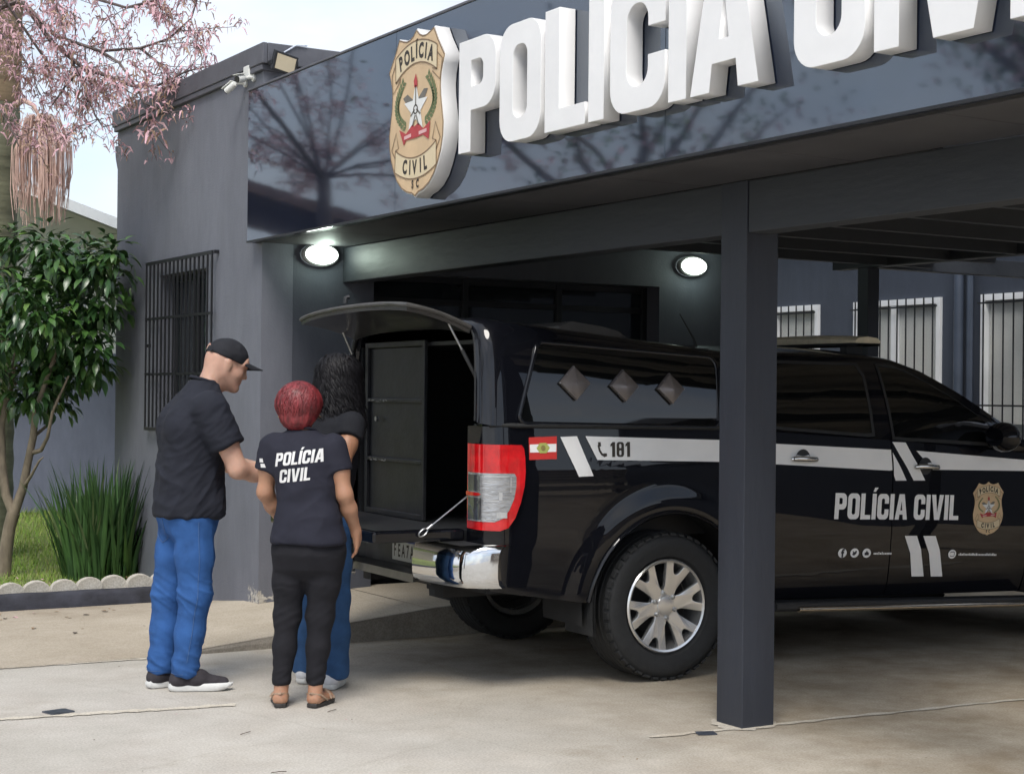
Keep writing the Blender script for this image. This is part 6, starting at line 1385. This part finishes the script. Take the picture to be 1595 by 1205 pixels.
# invented slatted fence out of view, added for banded reflections in the truck's windows
FN = empty('reflection_fence', 'made-up pale board fence out of view, added to be mirrored in the truck side windows', 'fence', (10, -3.2, 0)); SLT = M('reflection_board', (.50,.44,.36), .8, var=.2, vscale=3, stretch=(.2,1,1))
for i in range(5): MB().box(-7,13,-.02,.02,.15+i*.40,.38+i*.40).build('slat', SLT, FN)
for i in range(6): MB().box(-7+i*3.9,-6.9+i*3.9,-.12,-.021,0,2.2).build('post', TIMB, FN)
HB2 = empty('street_building', 'low brown building across the yard, mirrored in the truck side', 'building', (12, -15, 0))
MB().box(-12,14,-6,0,0,3.9).build('wall', M('street_wall', (.20,.155,.125), .85, var=.25, vscale=.8), HB2)
MB().box(-12.3,14.3,-6.3,.3,3.9,4.15).build('roof', TILE, HB2)
for i in range(6):
    for z in (1.1,):
        w_ = MB().box(-10+i*4,-8.4+i*4,.001,.06,z,z+1.5).build('window', WHITEF, HB2); MB().box(-9.92+i*4,-8.48+i*4,.061,.07,z+.08,z+1.42).build('pane', GLASS_D, w_)
# ------------------------------------------------------------------ litter
LIT = [M('dry_leaf', (.26,.17,.09), .9, var=.4, vscale=30), M('fallen_petal', (.55,.34,.36), .8, var=.3, vscale=30), M('dry_twig', (.10,.08,.065), .9, var=.3, vscale=30)]
random.seed(61); mb = MB()
def flake(x, y, z, L_, mi):
    a = random.uniform(0,6.28); d = Vector((math.cos(a), math.sin(a), random.uniform(-.1,.3))); leafc(mb, Vector((x,y,z)), d, Vector((0,0,1)), L_, L_*.28, mi, .1)
for i in range(420): x = random.uniform(2.4,4.0); y = 11.2+abs(random.gauss(0,.45)); flake(x, y, .05+random.uniform(0,.02), random.uniform(.025,.05), random.choice((0,0,1,1,1)))
for i in range(34): x = random.uniform(1.6,4.0); y = 11.0-abs(random.gauss(0,.7)); y < 8.9 or flake(x, y, walk_z(x,y)+.004, random.uniform(.02,.06), random.choice((0,0,1,2)))
tag(stuff(mb.build('leaf_litter', LIT, fix=False)), 'fallen leaves and pink petals along the garden edge', 'leaf litter')
mb = MB(); random.seed(62)
for i in range(130): x = random.uniform(1.3,6.5); y = random.uniform(4.2,8.6); flake(x, y, .004, random.uniform(.004,.014), random.choice((0,0,2,2,1)))
for (x, y, L_) in ((2.66,6.62,.07),(2.50,5.90,.06),(3.2,6.9,.07)):
    a = random.uniform(-.5,.6); mb.tube([(x,y,.005),(x+L_*.4*math.cos(a),y+L_*.4*math.sin(a)-.01,.009),(x+L_*math.cos(a),y+L_*math.sin(a),.006)], .0018, 4, mi=2)
tag(stuff(mb.build('ground_debris', LIT, fix=False)), 'scattered twigs and crumbs on the concrete forecourt', 'debris')
